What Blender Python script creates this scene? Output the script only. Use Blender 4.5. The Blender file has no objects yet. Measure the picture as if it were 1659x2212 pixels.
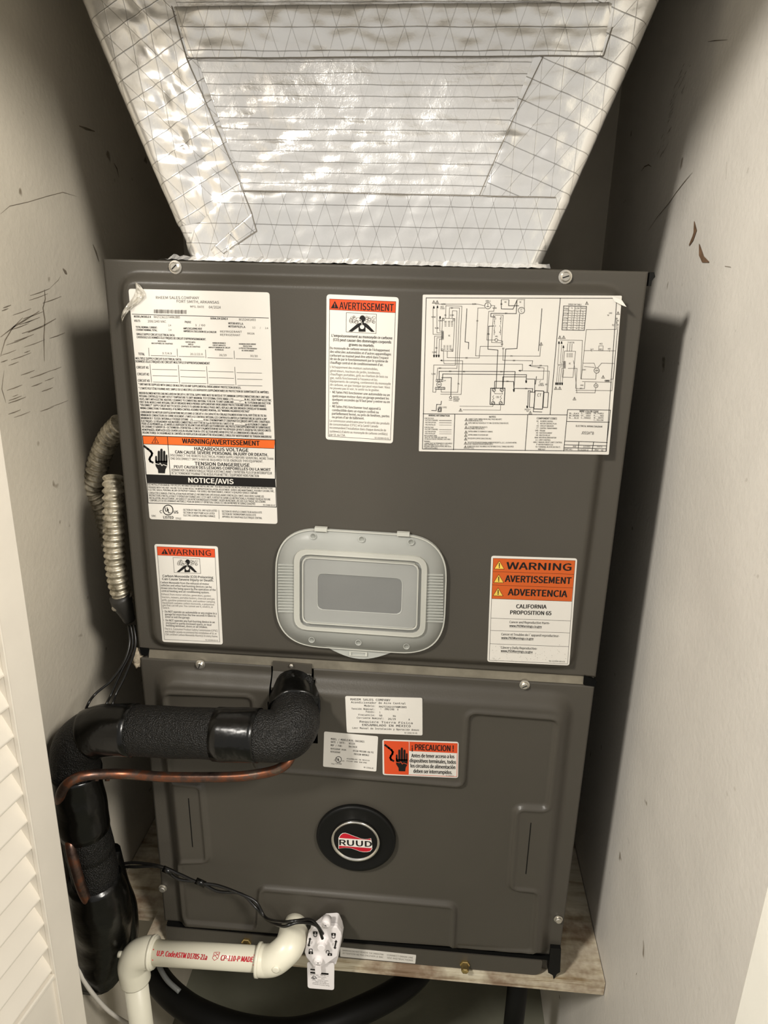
import bpy, bmesh, math, random
import numpy as np
from mathutils import Vector, noise
random.seed(4)
PI = math.pi
col = bpy.context.scene.collection
sc = bpy.context.scene

# ------------------------------------------------------------------ camera
CAM = Vector((0.076, -0.7409, -0.0069))
YAW, PITCH, ROLL, FPX = -0.0741, 0.3189, 0.0238, 1563.7
_cy, _sy, _cp, _sp = math.cos(YAW), math.sin(YAW), math.cos(PITCH), math.sin(PITCH)
FWD = Vector((_sy*_cp, _cy*_cp, -_sp))
_r0 = Vector((_cy, -_sy, 0)); _u0 = _r0.cross(FWD)
RGT = _r0*math.cos(ROLL) + _u0*math.sin(ROLL)
UPV = -_r0*math.sin(ROLL) + _u0*math.cos(ROLL)
cam_d = bpy.data.cameras.new('camera'); cam = bpy.data.objects.new('camera', cam_d); col.objects.link(cam)
from mathutils import Matrix
cam.matrix_world = Matrix(((RGT.x, UPV.x, -FWD.x, CAM.x), (RGT.y, UPV.y, -FWD.y, CAM.y), (RGT.z, UPV.z, -FWD.z, CAM.z), (0, 0, 0, 1)))
cam_d.sensor_fit = 'HORIZONTAL'; cam_d.sensor_width = 36; cam_d.lens = FPX/1659*36
cam_d.clip_start = 0.01
sc.camera = cam

def at(px, py, Y=0.0):            # a point of the photo on the plane y = Y
    d = FWD + RGT*((px-829.5)/FPX) - UPV*((py-1106)/FPX)
    return CAM + d*((Y-CAM.y)/d.y)
def atX(px, py, X):
    d = FWD + RGT*((px-829.5)/FPX) - UPV*((py-1106)/FPX)
    return CAM + d*((X-CAM.x)/d.x)
def atZ(px, py, Z):
    d = FWD + RGT*((px-829.5)/FPX) - UPV*((py-1106)/FPX)
    return CAM + d*((Z-CAM.z)/d.z)

# ------------------------------------------------------------------ light
w = bpy.data.worlds.new('world'); sc.world = w; w.use_nodes = True
w.node_tree.nodes['Background'].inputs[0].default_value = (1.0, 0.96, 0.90, 1)
w.node_tree.nodes['Background'].inputs[1].default_value = 0.35
def area(name, loc, target, size, power, colr=(1, .95, .87)):
    l = bpy.data.lights.new(name, 'AREA'); l.shape = 'DISK'; l.size = size; l.energy = power; l.color = colr
    o = bpy.data.objects.new(name, l); col.objects.link(o); o.location = loc
    o.rotation_euler = (Vector(target)-Vector(loc)).to_track_quat('-Z', 'Y').to_euler()
    return o
area('ceiling_lamp', (-0.86, -1.20, 0.80), (0, 0, -0.2), 0.22, 21)
area('ceiling_lamp', (1.02, -1.30, 0.84), (0, 0, -0.2), 0.38, 25)
sc.view_settings.view_transform = 'Standard'; sc.view_settings.look = 'None'
sc.view_settings.gamma = 1; sc.view_settings.use_curve_mapping = False
sc.view_settings.exposure = 0.66

# ------------------------------------------------------------------ materials
def srgb(r, g, b):
    f = lambda c: (c/255/12.92) if c/255 <= .04045 else ((c/255+.055)/1.055)**2.4
    return (f(r), f(g), f(b), 1)
class NT:
    def __init__(s, name):
        s.m = bpy.data.materials.new(name); s.m.use_nodes = True
        s.t = s.m.node_tree; s.b = s.t.nodes['Principled BSDF']
    def n(s, typ, **kw):
        x = s.t.nodes.new(typ)
        for k, v in kw.items():
            if k.startswith('i_'):
                x.inputs[k[2:].replace('_', ' ')].default_value = v
            else: setattr(x, k, v)
        return x
    def l(s, a, b): s.t.links.new(a, b)
    def noise(s, scale, detail=4, rough=.55, coord=None):
        x = s.n('ShaderNodeTexNoise'); x.inputs['Scale'].default_value = scale
        x.inputs['Detail'].default_value = detail; x.inputs['Roughness'].default_value = rough
        s.l(coord if coord else s.obj(), x.inputs['Vector']); return x
    def obj(s):
        if not hasattr(s, '_tc'): s._tc = s.n('ShaderNodeTexCoord')
        return s._tc.outputs['Object']
    def ramp(s, src, stops):
        r = s.n('ShaderNodeValToRGB'); e = r.color_ramp.elements
        e[0].position, e[0].color = stops[0]; e[1].position, e[1].color = stops[-1]
        for p, c in stops[1:-1]:
            q = e.new(p); q.color = c
        s.l(src, r.inputs[0]); return r
    def bump(s, h, strength=.3, dist=.002, prev=None):
        b = s.n('ShaderNodeBump'); b.inputs['Strength'].default_value = strength; b.inputs['Distance'].default_value = dist
        s.l(h, b.inputs['Height'])
        if prev: s.l(prev, b.inputs['Normal'])
        s.l(b.outputs[0], s.b.inputs['Normal']); return b.outputs[0]
    def mix(s, fac, a, b, mode='MIX'):
        m = s.n('ShaderNodeMix', data_type='RGBA', blend_type=mode)
        for i, v in ((0, fac), (6, a), (7, b)):
            if hasattr(v, 'is_linked') or hasattr(v, 'links'): s.l(v, m.inputs[i])
            else: m.inputs[i].default_value = v
        return m.outputs[2]
    def math(s, op, a, b=None, c=None):
        m = s.n('ShaderNodeMath', operation=op)
        for i, v in enumerate((a, b, c)):
            if v is None: continue
            if isinstance(v, (int, float)): m.inputs[i].default_value = v
            else: s.l(v, m.inputs[i])
        return m.outputs[0]
def simple(name, c, rough=.5, metal=0, spec=.5, nz=None, bumpd=0, bscale=200, var=.12):
    t = NT(name); t.b.inputs['Roughness'].default_value = rough; t.b.inputs['Metallic'].default_value = metal
    t.b.inputs['Specular IOR Level'].default_value = spec
    x = t.noise(nz or 30, 5)
    dark = tuple(v*(1-var) for v in c[:3])+(1,); lite = tuple(min(1, v*(1+var)) for v in c[:3])+(1,)
    r = t.ramp(x.outputs[0], [(.3, dark), (.7, lite)]); t.l(r.outputs[0], t.b.inputs['Base Color'])
    if bumpd:
        y = t.noise(bscale, 3); t.bump(y.outputs[0], .6, bumpd)
    return t.m
def wall_mat(name, c, seed=0):
    t = NT(name); t.b.inputs['Roughness'].default_value = .55
    big = t.noise(5, 5, .6); fine = t.noise(60, 6, .7); spk = t.noise(34, 2, .5)
    base = t.ramp(big.outputs[0], [(.3, tuple(v*.86 for v in c[:3])+(1,)), (.65, c)])
    d = t.ramp(fine.outputs[0], [(.0, (.82, .8, .76, 1)), (.42, (1, 1, 1, 1))])
    m1 = t.mix(.5, base.outputs[0], d.outputs[0], 'MULTIPLY')
    s2 = t.ramp(spk.outputs[0], [(.22, (.25, .2, .14, 1)), (.27, (1, 1, 1, 1))])
    m2 = t.mix(.8, m1, s2.outputs[0], 'MULTIPLY'); t.l(m2, t.b.inputs['Base Color'])
    t.bump(t.noise(140, 4).outputs[0], .35, .0015)
    return t.m
M = {}
M['wall'] = wall_mat('painted_wall', srgb(217, 212, 203))
M['wall_dirty'] = wall_mat('old_painted_wall', srgb(203, 195, 179))
M['metal'] = simple('grey_painted_metal', srgb(72, 68, 61), .38, 0, .45, 7, .0002, 500, .05)
M['metal_dark'] = simple('dark_painted_metal', srgb(52, 50, 46), .45, 0, .4, 20, .0002, 400, .08)
M['galv'] = simple('galvanised_rail', srgb(150, 143, 128), .4, .5, .5, 25, .0002, 300, .3)
M['steel'] = simple('zinc_screw', srgb(205, 200, 190), .3, .85, .5, 80)
M['chrome'] = simple('chrome', srgb(225, 222, 215), .15, 1, .5)
M['brass'] = simple('brass', srgb(206, 180, 120), .25, .9, .5)
M['black'] = simple('black_plastic', srgb(11, 11, 10), .5, 0, .25)
M['void'] = simple('dark_interior', srgb(12, 12, 11), .9, 0, .1)  # shade inside gaps and openings, put into the colour
M['vinyl'] = simple('black_vinyl_tape', srgb(5, 5, 4), .24, 0, .4, 20, .0022, 38)
M['wire'] = simple('black_wire', srgb(16, 15, 14), .3, 0, .5)
M['pvc'] = simple('white_pvc', srgb(216, 212, 194), .32, 0, .5, 9, 0, 50, .05)
M['white'] = simple('white_plastic', srgb(226, 221, 220), .35, 0, .5, 9, 0, 50, .03)
M['paper'] = simple('sticker_paper', srgb(221, 217, 209), .45, 0, .4, 12, .0003, 60, .04)
M['ink'] = simple('black_ink', srgb(24, 22, 21), .5, 0, .3)
M['ink_grey'] = simple('thin_grey_ink', srgb(95, 91, 86), .5, 0, .3)
M['ink_mid'] = simple('faint_ink', srgb(135, 130, 123), .5, 0, .3)
M['orange'] = simple('orange_ink', srgb(226, 104, 40), .45, 0, .3, 12, 0, 50, .04)
M['redorange'] = simple('red_orange_ink', srgb(212, 78, 40), .45, 0, .3, 12, 0, 50, .04)
M['ochre'] = simple('burnt_orange_ink', srgb(198, 90, 36), .45, 0, .3, 12, 0, 50, .04)
M['yellow'] = simple('yellow_ink', srgb(232, 196, 84), .45, 0, .3)
M['red'] = simple('red_ink', srgb(182, 28, 44), .45, 0, .3)
M['door'] = simple('white_door_paint', srgb(226, 219, 206), .42, 0, .4, 14, .0003, 90, .03)
M['trim'] = simple('cream_trim_paint', srgb(250, 247, 236), .5, 0, .4, 14, .0004, 90, .03)
M['cable'] = simple('white_cable', srgb(205, 200, 190), .4)
M['foam_beige'] = simple('beige_insulation', srgb(168, 156, 136), .95, 0, .1, 60, .004, 150, .3)
M['tapeclear'] = simple('crumpled_clear_tape', srgb(200, 195, 184), .12, .15, .9, 60, .004, 90, .2)

def foam():
    t = NT('black_foam'); t.b.inputs['Roughness'].default_value = .5; t.b.inputs['Specular IOR Level'].default_value = .35
    v = t.n('ShaderNodeTexVoronoi'); v.inputs['Scale'].default_value = 620; t.l(t.obj(), v.inputs['Vector'])
    n = t.noise(160, 4, .7)
    c = t.ramp(n.outputs[0], [(.35, srgb(9, 9, 8)), (.7, srgb(24, 22, 20))]); t.l(c.outputs[0], t.b.inputs['Base Color'])
    b = t.bump(v.outputs[0], .8, .0016); t.bump(n.outputs[0], .5, .002, b)
    return t.m
M['foam'] = foam()
def copper():
    t = NT('tarnished_copper'); t.b.inputs['Metallic'].default_value = .85; t.b.inputs['Roughness'].default_value = .36
    n = t.noise(28, 5, .65)
    c = t.ramp(n.outputs[0], [(.3, srgb(50, 38, 33)), (.45, srgb(96, 78, 70)), (.54, srgb(134, 84, 60)), (.6, srgb(104, 88, 80)), (.75, srgb(160, 140, 108))])
    t.l(c.outputs[0], t.b.inputs['Base Color']); t.bump(n.outputs[0], .2, .0005); return t.m
M['copper'] = copper()
def conduit():
    t = NT('corrugated_metal'); t.b.inputs['Metallic'].default_value = .55; t.b.inputs['Roughness'].default_value = .4
    n = t.noise(90, 5, .7)
    c = t.ramp(n.outputs[0], [(.35, srgb(120, 112, 92)), (.6, srgb(214, 205, 184))]); t.l(c.outputs[0], t.b.inputs['Base Color'])
    t.bump(n.outputs[0], .4, .001); return t.m
M['conduit'] = conduit()
def wood():
    t = NT('stained_plywood'); t.b.inputs['Roughness'].default_value = .8
    mp = t.n('ShaderNodeMapping'); t.l(t.obj(), mp.inputs[0]); mp.inputs['Scale'].default_value = (4, 22, 60)
    g = t.noise(3, 6, .6, mp.outputs[0])
    c = t.ramp(g.outputs[0], [(.3, srgb(150, 130, 98)), (.48, srgb(206, 196, 172)), (.7, srgb(222, 214, 194))])
    s = t.noise(9, 5, .65)
    st = t.ramp(s.outputs[0], [(.38, srgb(128, 84, 48)), (.54, (1, 1, 1, 1))])
    t.l(t.mix(.75, c.outputs[0], st.outputs[0], 'MULTIPLY'), t.b.inputs['Base Color'])
    t.bump(g.outputs[0], .5, .002); return t.m
M['wood'] = wood()
def plastic(name, alpha, c=(205, 208, 200), rough=.35):
    t = NT(name); t.b.inputs['Roughness'].default_value = rough; t.b.inputs['Alpha'].default_value = alpha
    n = t.noise(14, 4); r = t.ramp(n.outputs[0], [(.3, srgb(*[int(v*.95) for v in c])), (.7, srgb(*c))])
    t.l(r.outputs[0], t.b.inputs['Base Color']); return t.m
M['lid_rim'] = plastic('milky_plastic', .52, (212, 214, 208))
M['lid_thick'] = plastic('milky_plastic_thick', .66, (222, 222, 212))
M['lid_mid'] = plastic('milky_plastic_thin', .45, (216, 218, 214), .3)
M['lid_win'] = plastic('milky_plastic_window', .27, (205, 208, 208), .25)
def foil(name='scrim_foil', b1=.16, b2=.55, ro=.25, hp=.0098, dg=.22, lb=.15):
    t = NT(name); b = t.b
    b.inputs['Metallic'].default_value = .70; b.inputs['Roughness'].default_value = ro
    uv = t.n('ShaderNodeTexCoord').outputs['UV']
    sep = t.n('ShaderNodeSeparateXYZ'); t.l(uv, sep.inputs[0]); U, V = sep.outputs[0], sep.outputs[1]
    wob = t.noise(18, 3, .5, uv)
    wv = t.math('MULTIPLY', wob.outputs[0], .0022)
    def lines(expr, period, wid):
        e = t.math('ADD', expr, wv)
        f = t.math('FRACT', t.math('DIVIDE', e, period))
        a = t.math('ABSOLUTE', t.math('SUBTRACT', f, .5))
        mr = t.n('ShaderNodeMapRange'); mr.interpolation_type = 'SMOOTHSTEP'
        t.l(a, mr.inputs[0]); mr.inputs[1].default_value = .5-wid/period; mr.inputs[2].default_value = .5; mr.inputs[3].default_value = 0; mr.inputs[4].default_value = 1
        return mr.outputs[0]
    h = lines(V, hp, .0008)
    a1 = t.math('MULTIPLY', lines(t.math('ADD', U, t.math('MULTIPLY', V, .36)), .022, .0007), dg)
    a2 = t.math('MULTIPLY', lines(t.math('SUBTRACT', U, t.math('MULTIPLY', V, .36)), .022, .0007), dg)
    ln = t.math('MINIMUM', t.math('ADD', h, t.math('ADD', a1, a2)), 1.0)
    n1 = t.noise(9, 3, .5, uv)
    n2 = t.noise(75, 6, .62, uv)
    cc = t.ramp(n1.outputs[0], [(.3, (.88, .865, .84, 1)), (.7, (.985, .98, .965, 1))])
    c = t.mix(t.math('MULTIPLY', ln, .8), cc.outputs[0], (.26, .25, .23, 1))
    t.l(c, b.inputs['Base Color'])
    x = t.bump(n1.outputs[0], b1, .008)
    y = t.bump(n2.outputs[0], b2, .0016, x)
    t.bump(ln, lb, .0004, y)
    return t.m
M['foil'] = foil()
M['foil_tape'] = foil('foil_tape', .16, .14, .24, .0195, .6, .2); M['foil_tape'].node_tree.nodes['Principled BSDF'].inputs['Metallic'].default_value = .82

# ------------------------------------------------------------------ object helpers
def link(name, me, mat, parent=None, smooth=False, label=None, kind=None):
    if isinstance(me, bmesh.types.BMesh):
        m2 = bpy.data.meshes.new(name); me.to_mesh(m2); me.free(); me = m2
    me.materials.clear(); me.materials.append(M[mat] if isinstance(mat, str) else mat)
    if smooth: me.polygons.foreach_set('use_smooth', [True]*len(me.polygons))
    o = bpy.data.objects.new(name, me); col.objects.link(o)
    if parent: o.parent = parent; o.matrix_parent_inverse = parent.matrix_basis.inverted()
    if label: o['label'] = label
    if kind: o['kind'] = kind
    return o
def thing(name, label, cat, loc=(0, 0, 0), group=None):
    o = bpy.data.objects.new(name, None); col.objects.link(o); o.location = loc; o.empty_display_size = .02
    o['label'] = label; o['category'] = cat
    if group: o['group'] = group
    return o
def box(bm, x0, x1, y0, y1, z0, z1, bev=0):
    vs = [bm.verts.new((x, y, z)) for x in (x0, x1) for y in (y0, y1) for z in (z0, z1)]
    fs = [bm.faces.new([vs[i] for i in f]) for f in ((0, 1, 3, 2), (4, 6, 7, 5), (0, 4, 5, 1), (2, 3, 7, 6), (0, 2, 6, 4), (1, 5, 7, 3))]
    if bev:
        es = list({e for f in fs for e in f.edges}); bmesh.ops.bevel(bm, geom=es, offset=bev, segments=2, affect='EDGES', profile=.5)
    return bm
def nb(): return bmesh.new()
def fillet(poly, r, n=6):             # poly of 2D points, rounded corners
    out = []; N = len(poly)
    rr = r if isinstance(r, (list, tuple)) else [r]*N
    for i in range(N):
        p0, p, p1 = Vector(poly[i-1]), Vector(poly[i]), Vector(poly[(i+1) % N])
        a, b = (p0-p), (p1-p); la, lb = a.length, b.length; a.normalize(); b.normalize()
        ang = math.acos(max(-1, min(1, a.dot(b)))); q = rr[i]
        if q <= 0 or ang > PI-.05: out.append(p); continue
        d = min(q/math.tan(ang/2), la*.49, lb*.49); s, e = p+a*d, p+b*d
        for k in range(n+1):
            t = k/n; out.append(s*(1-t)**2 + p*2*t*(1-t) + e*t*t)
    return out
def prism(bm, poly, yf, yb, bev=0):  # poly in (x,z); front face at yf (towards the camera), back at yb
    f = [bm.verts.new((p[0], yf, p[1])) for p in poly]; b = [bm.verts.new((p[0], yb, p[1])) for p in poly]
    ff = bm.faces.new(f); bm.faces.new(b[::-1]); n = len(poly)
    for i in range(n): bm.faces.new((f[i], b[i], b[(i+1) % n], f[(i+1) % n]))
    return bm
def catmull(pts, sub=8):
    P = [Vector(p) for p in pts]; P = [P[0]*2-P[1]]+P+[P[-1]*2-P[-2]]; out = []
    for i in range(1, len(P)-2):
        for k in range(sub):
            t = k/sub; a, b, c, d = P[i-1], P[i], P[i+1], P[i+2]
            out.append(.5*((2*b)+(-a+c)*t+(2*a-5*b+4*c-d)*t*t+(-a+3*b-3*c+d)*t**3))
    out.append(P[-2]); return out
def tube(bm, pts, r, seg=16, caps=True, rfun=None, jit=0):
    pts = [Vector(p) for p in pts]; n = len(pts); rings = []
    T0 = (pts[1]-pts[0]).normalized(); N = T0.orthogonal().normalized()
    L = 0
    for i, p in enumerate(pts):
        T = ((pts[min(i+1, n-1)]-pts[max(i-1, 0)])).normalized()
        N = (N - T*N.dot(T)).normalized(); B = T.cross(N)
        if i: L += (p-pts[i-1]).length
        ri = rfun(L, i/(n-1)) if rfun else (r[i] if isinstance(r, (list, tuple)) else r)
        ring = []
        for k in range(seg):
            a = 2*PI*k/seg; q = ri
            dirv = N*math.cos(a)+B*math.sin(a)
            if jit: q = ri*(1+jit*noise.noise((p+dirv*ri)*35))
            ring.append(bm.verts.new(p+dirv*q))
        rings.append(ring)
    for i in range(n-1):
        for k in range(seg): bm.faces.new((rings[i][k], rings[i][(k+1) % seg], rings[i+1][(k+1) % seg], rings[i+1][k]))
    if caps: bm.faces.new(rings[0][::-1]); bm.faces.new(rings[-1])
    return bm
def lathe(bm, prof, c, axis='Y', seg=32):   # prof (r, h); h along -Y from c
    rings = []
    for r, h in prof:
        rings.append([bm.verts.new((c[0]+r*math.cos(2*PI*k/seg), c[1]-h, c[2]+r*math.sin(2*PI*k/seg))) for k in range(seg)])
    for i in range(len(prof)-1):
        for k in range(seg): bm.faces.new((rings[i][k], rings[i][(k+1) % seg], rings[i+1][(k+1) % seg], rings[i+1][k]))
    bm.faces.new(rings[-1]); bm.faces.new(rings[0][::-1]); return bm
def fixn(o):
    bm = nb(); bm.from_mesh(o.data); bmesh.ops.recalc_face_normals(bm, faces=bm.faces); bm.to_mesh(o.data); bm.free(); return o
def XZ(p): return (p[0], p[2])
def pxz(pts, Y=0.0): return [XZ(at(x, y, Y)) for x, y in pts]

def sdf(P, poly):                     # signed distance to polygon, negative inside; P (n,2)
    poly = np.array([tuple(q) for q in poly]); n = len(poly); d = np.full(len(P), 1e9); s = np.ones(len(P))
    for i in range(n):
        a, b = poly[i], poly[i-1]; e = b-a; wv = P-a
        t = np.clip((wv@e)/(e@e+1e-18), 0, 1); bb = wv-t[:, None]*e
        d = np.minimum(d, (bb**2).sum(1))
        c1 = P[:, 1] >= a[1]; c2 = P[:, 1] < b[1]; c3 = e[0]*wv[:, 1] > e[1]*wv[:, 0]
        fl = (c1 & c2 & c3) | (~c1 & ~c2 & ~c3); s = np.where(fl, -s, s)
    return s*np.sqrt(d)
def sstep(a, b, x): t = np.clip((x-a)/(b-a), 0, 1); return t*t*(3-2*t)
def heightpanel(name, x0, x1, z0, z1, hf, mat, parent, step=.0022, ybase=0.0, cut=None, label=None, skirt=.006):
    nx = int((x1-x0)/step)+1; nz = int((z1-z0)/step)+1
    xs = np.linspace(x0, x1, nx); zs = np.linspace(z0, z1, nz); gx, gz = np.meshgrid(xs, zs)
    P = np.c_[gx.ravel(), gz.ravel()]; h = hf(P); V = np.c_[P[:, 0], ybase-h, P[:, 1]]
    idx = np.arange(nx*nz).reshape(nz, nx)
    F = np.c_[idx[:-1, :-1].ravel(), idx[:-1, 1:].ravel(), idx[1:, 1:].ravel(), idx[1:, :-1].ravel()]
    if cut is not None:
        keep = np.ones(len(F), bool); cx = P[F].mean(1)
        keep &= sdf(cx, cut) > 0; F = F[keep]
    V = list(map(tuple, V)); F = [tuple(map(int, f)) for f in F]
    # skirt round the outer border
    bord = list(idx[0, :])+list(idx[1:, -1])+list(idx[-1, ::-1][1:])+list(idx[::-1, 0][1:-1])
    n0 = len(V)
    for b in bord: V.append((V[b][0], ybase+skirt, V[b][2]))
    nbd = len(bord)
    for k in range(nbd):
        a, b2 = int(bord[k]), int(bord[(k+1) % nbd]); F.append((a, n0+k, n0+(k+1) % nbd, b2))
    me = bpy.data.meshes.new(name); me.from_pydata(V, [], F); me.update()
    return link(name, me, mat, parent, True, label)

# ------------------------------------------------------------------ room shell
XL, XR, YB = -0.372, 0.330, 0.54
ZC, ZF = 1.0, -1.36
def struct(name, bm, mat):
    o = link(name, bm, mat); o['kind'] = 'structure'; return fixn(o)
wl = struct('wall_left', box(nb(), XL-.1, XL, -.26, YB, ZF, ZC), 'wall_dirty')
wr = struct('wall_right', box(nb(), XR, XR+.1, -.306, YB, ZF, ZC), 'wall')
wb = struct('wall_back', box(nb(), XL-.1, XR+.1, YB, YB+.08, ZF, ZC), 'wall_dirty')
M['floor'] = simple('grey_concrete_floor', srgb(112, 112, 98), .7, 0, .3, 6, .001, 60, .2)
struct('floor', box(nb(), -1.2, 1.2, -1.9, YB+.08, ZF-.05, ZF), 'floor')
struct('ceiling', box(nb(), XL-.1, XR+.1, -.25, YB+.08, ZC, ZC+.05), 'wall')
struct('wall_header', box(nb(), XL-.1, XR+.1, -.32, -.22, .345, ZC), 'wall')  # out of view; underside set low to shade the upper walls
struct('trim_1', box(nb(), XR-.003, XR+.10, -.46, -.3065, ZF, .66, .003), 'trim')

def strokes(name, items, plane, mat, parent, th=.0006, label=None):   # scuffs and chips on a wall: list of (pts px, width px)
    bm = nb()
    for pts, wpx in items:
        P = [atX(x, y, plane) for x, y in pts]; sgn = 1 if plane < 0 else -1
        hw = []
        n = len(P)
        A, B = [], []
        for i, p in enumerate(P):
            T = (P[min(i+1, n-1)]-P[max(i-1, 0)]); T = Vector((0, T.y, T.z)).normalized(); S = Vector((0, -T.z, T.y))
            wd = (wpx if not isinstance(wpx, (list, tuple)) else wpx[i])/1900
            if i in (0, n-1) and not isinstance(wpx, (list, tuple)): wd *= .3
            A.append(bm.verts.new((plane+sgn*th, p.y+S.y*wd, p.z+S.z*wd))); B.append(bm.verts.new((plane+sgn*th, p.y-S.y*wd, p.z-S.z*wd)))
        for i in range(n-1): bm.faces.new((A[i], A[i+1], B[i+1], B[i]))
    bmesh.ops.recalc_face_normals(bm, faces=bm.faces)
    return link(name, bm, mat, parent, kind='stuff', label=label)
M['scuff'] = simple('dark_scuff', srgb(118, 108, 94), .8, 0, .2, 90, 0, 1, .3)
M['chip'] = simple('chipped_brown', srgb(116, 92, 72), .9, 0, .1, 90, 0, 1, .35)
rs = random.Random(3)
L1 = []
for k in range(34):                  # ladder of short scratches beside the unit
    y = 640+k*8+rs.uniform(-3, 3); x = rs.choice([0, 10, 22, 45, 70, 92, 110])+rs.uniform(-8, 8); ln = rs.uniform(12, 46)
    if x < 0: x = 1
    L1.append(([(x, y), (x+ln*.5, y-ln*.16), (x+ln, y-ln*.36)], rs.uniform(.5, 1.1)))
L1 += [([(0, 728), (30, 705), (55, 690), (84, 672)], 1.4), ([(0, 770), (10, 735), (25, 710), (48, 686)], 1.3),
       ([(95, 625), (97, 645), (92, 665), (96, 690), (94, 730), (95, 780)], 1.6), ([(60, 718), (90, 705), (120, 688)], 1.5),
       ([(0, 462), (20, 445), (60, 436), (100, 424), (135, 415), (165, 424)], .45), ([(8, 800), (3, 840), (12, 870)], .8),
       ([(245, 352), (252, 365), (256, 384)], [.8, 3, .6]), ([(200, 528), (207, 545), (213, 565)], [.8, 3, .8]),
       ([(135, 580), (141, 588), (144, 592)], [1, 4, 1]), ([(170, 272), (185, 278), (204, 284)], [1, 3, 1]), ([(107, 622), (125, 605), (130, 596)], .6)]
strokes('scuff_mark', L1, XL, 'scuff', wl)
R1 = [([(1445, 380), (1460, 398), (1478, 388), (1497, 372)], .6), ([(1395, 470), (1420, 440), (1445, 412), (1462, 398)], .8)]
R1 = []
for k in range(40):
    t = k/40; x = 1487-60*t+rs.uniform(-10, 10); y = 130+210*t+rs.uniform(-10, 10); ln = rs.uniform(5, 18)
    R1.append(([(x, y), (x-ln*.3, y+ln*.6), (x-ln*.5, y+ln)], rs.uniform(.4, 1.0)))
R1 += [([(1497, 372), (1480, 392), (1462, 415), (1445, 440), (1420, 470), (1400, 500)], .9), ([(1530, 90), (1545, 88), (1573, 86)], .8), ([(1567, 575), (1580, 577)], 1.2),
       ([(1386, 370), (1393, 360), (1402, 356), (1408, 360)], 1.5), ([(1571, 350), (1569, 388)], .7), ([(1618, 362), (1615, 374)], 1.2),
       ([(1475, 612), (1474, 618)], 1.1), ([(1376, 2102), (1375, 2106)], 2.2), ([(1348, 2118), (1350, 2138)], 1), ([(1357, 1810), (1360, 1822)], .8)]
strokes('scuff_mark', R1, XR, 'scuff', wr)
strokes('chipped_plaster', [([(1501, 478), (1503, 500), (1498, 515), (1490, 530)], [1, 9, 6, 2]), ([(1512, 527), (1514, 545), (1520, 560), (1533, 566)], [1, 7, 6, 1])], XR, 'chip', wr, .0008)

# ------------------------------------------------------------------ louvered door, folded open on the left
dd = Vector((.1395, .9902, 0)).normalized(); dn = Vector((dd.y, -dd.x, 0))
DE = at(100, 1600, -.12); DE.z = 0
ld = thing('louvered_door', 'white louvered closet door folded open at the left edge', 'door', (DE.x, DE.y, ZF+.03))
def dbox(a0, a1, t0, t1, z0, z1, bev=.0015):   # along (negative = towards the camera), thickness behind face, heights
    bm = box(nb(), a0, a1, -t1, -t0, z0, z1, bev)
    for v in bm.verts:
        p = DE + dd*v.co.x + dn*v.co.y; v.co = Vector((p.x, p.y, v.co.z))
    return bm
ZB, ZT = ZF+.03, .62
link('stile', dbox(-.0385, 0, 0, .028, ZB, ZT), 'door', ld)
link('stile', dbox(-.345, -.3065, 0, .028, ZB, ZT), 'door', ld)
link('bottom_rail', dbox(-.3065, -.0385, .003, .025, ZB, -.770), 'door', ld)
link('top_rail', dbox(-.3065, -.0385, .003, .025, ZT-.06, ZT), 'door', ld)
link('rail_moulding', dbox(-.3065, -.0385, .0, .025, -.7745, -.768), 'door', ld)
link('stile_bead', dbox(-.0392, -.0372, -.0012, .004, ZB, ZT, .0006), 'door', ld)
z = -.727; sl = []
bm = nb(); prof = [(-.0245, .040), (-.0300, .0372)]
prof += [(-.0064+.0034*math.cos(a), -.0016+.0034*math.sin(a)) for a in [math.radians(d_) for d_ in (-150, -110, -75, -45, -15, 12, 30)]]
ring = [[bm.verts.new((a, t, zz)) for t, zz in prof] for a in (-.3065, -.0385)]
for k in range(len(prof)): bm.faces.new((ring[0][k], ring[1][k], ring[1][(k+1) % len(prof)], ring[0][(k+1) % len(prof)]))
bm.faces.new(ring[0]); bm.faces.new(ring[1][::-1])
for v in bm.verts:
    p = dd*v.co.x + dn*v.co.y; v.co = Vector((p.x, p.y, v.co.z))
bmesh.ops.recalc_face_normals(bm, faces=bm.faces)
s0 = None
zk = -.7269-.0345
while zk < ZT-.10:
    if s0 is None: o = s0 = link('slat', bm, 'door')
    else: o = s0.copy(); col.objects.link(o)
    o.parent = ld; o.location = Vector((DE.x, DE.y, zk))-ld.location; zk += .0345

# ------------------------------------------------------------------ platform
pf = thing('platform_shelf', 'stained plywood platform the grey air handler stands on', 'shelf', (0, .25, -.9110))
SH0, SH1 = -.9110, -.8895
bm = nb(); sh = [(-.296, -.006), (XR-.001, -.006), (XR-.001, YB-.001), (XL+.001, YB-.001), (XL+.001, .045), (-.296, .045)]
lo = [bm.verts.new((x, y, SH0)) for x, y in sh]; hi = [bm.verts.new((x, y, SH1)) for x, y in sh]
bm.faces.new(lo[::-1]); bm.faces.new(hi)
for i in range(6): bm.faces.new((lo[i], lo[(i+1) % 6], hi[(i+1) % 6], hi[i]))
link('board', bm, 'wood', pf)

# ------------------------------------------------------------------ air handler
HW = .2667
ah = thing('air_handler', 'dark grey metal air handler cabinet standing on the plywood platform', 'air handler', (0, .25, -.8890))
bm = nb(); box(bm, -HW, HW, .006, .50, -.889, -.002, .002)
link('cabinet', bm, 'metal', ah)
def xzp(x, y, Y=0): p = at(x, y, Y); return np.array([p.x, p.z])
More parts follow.
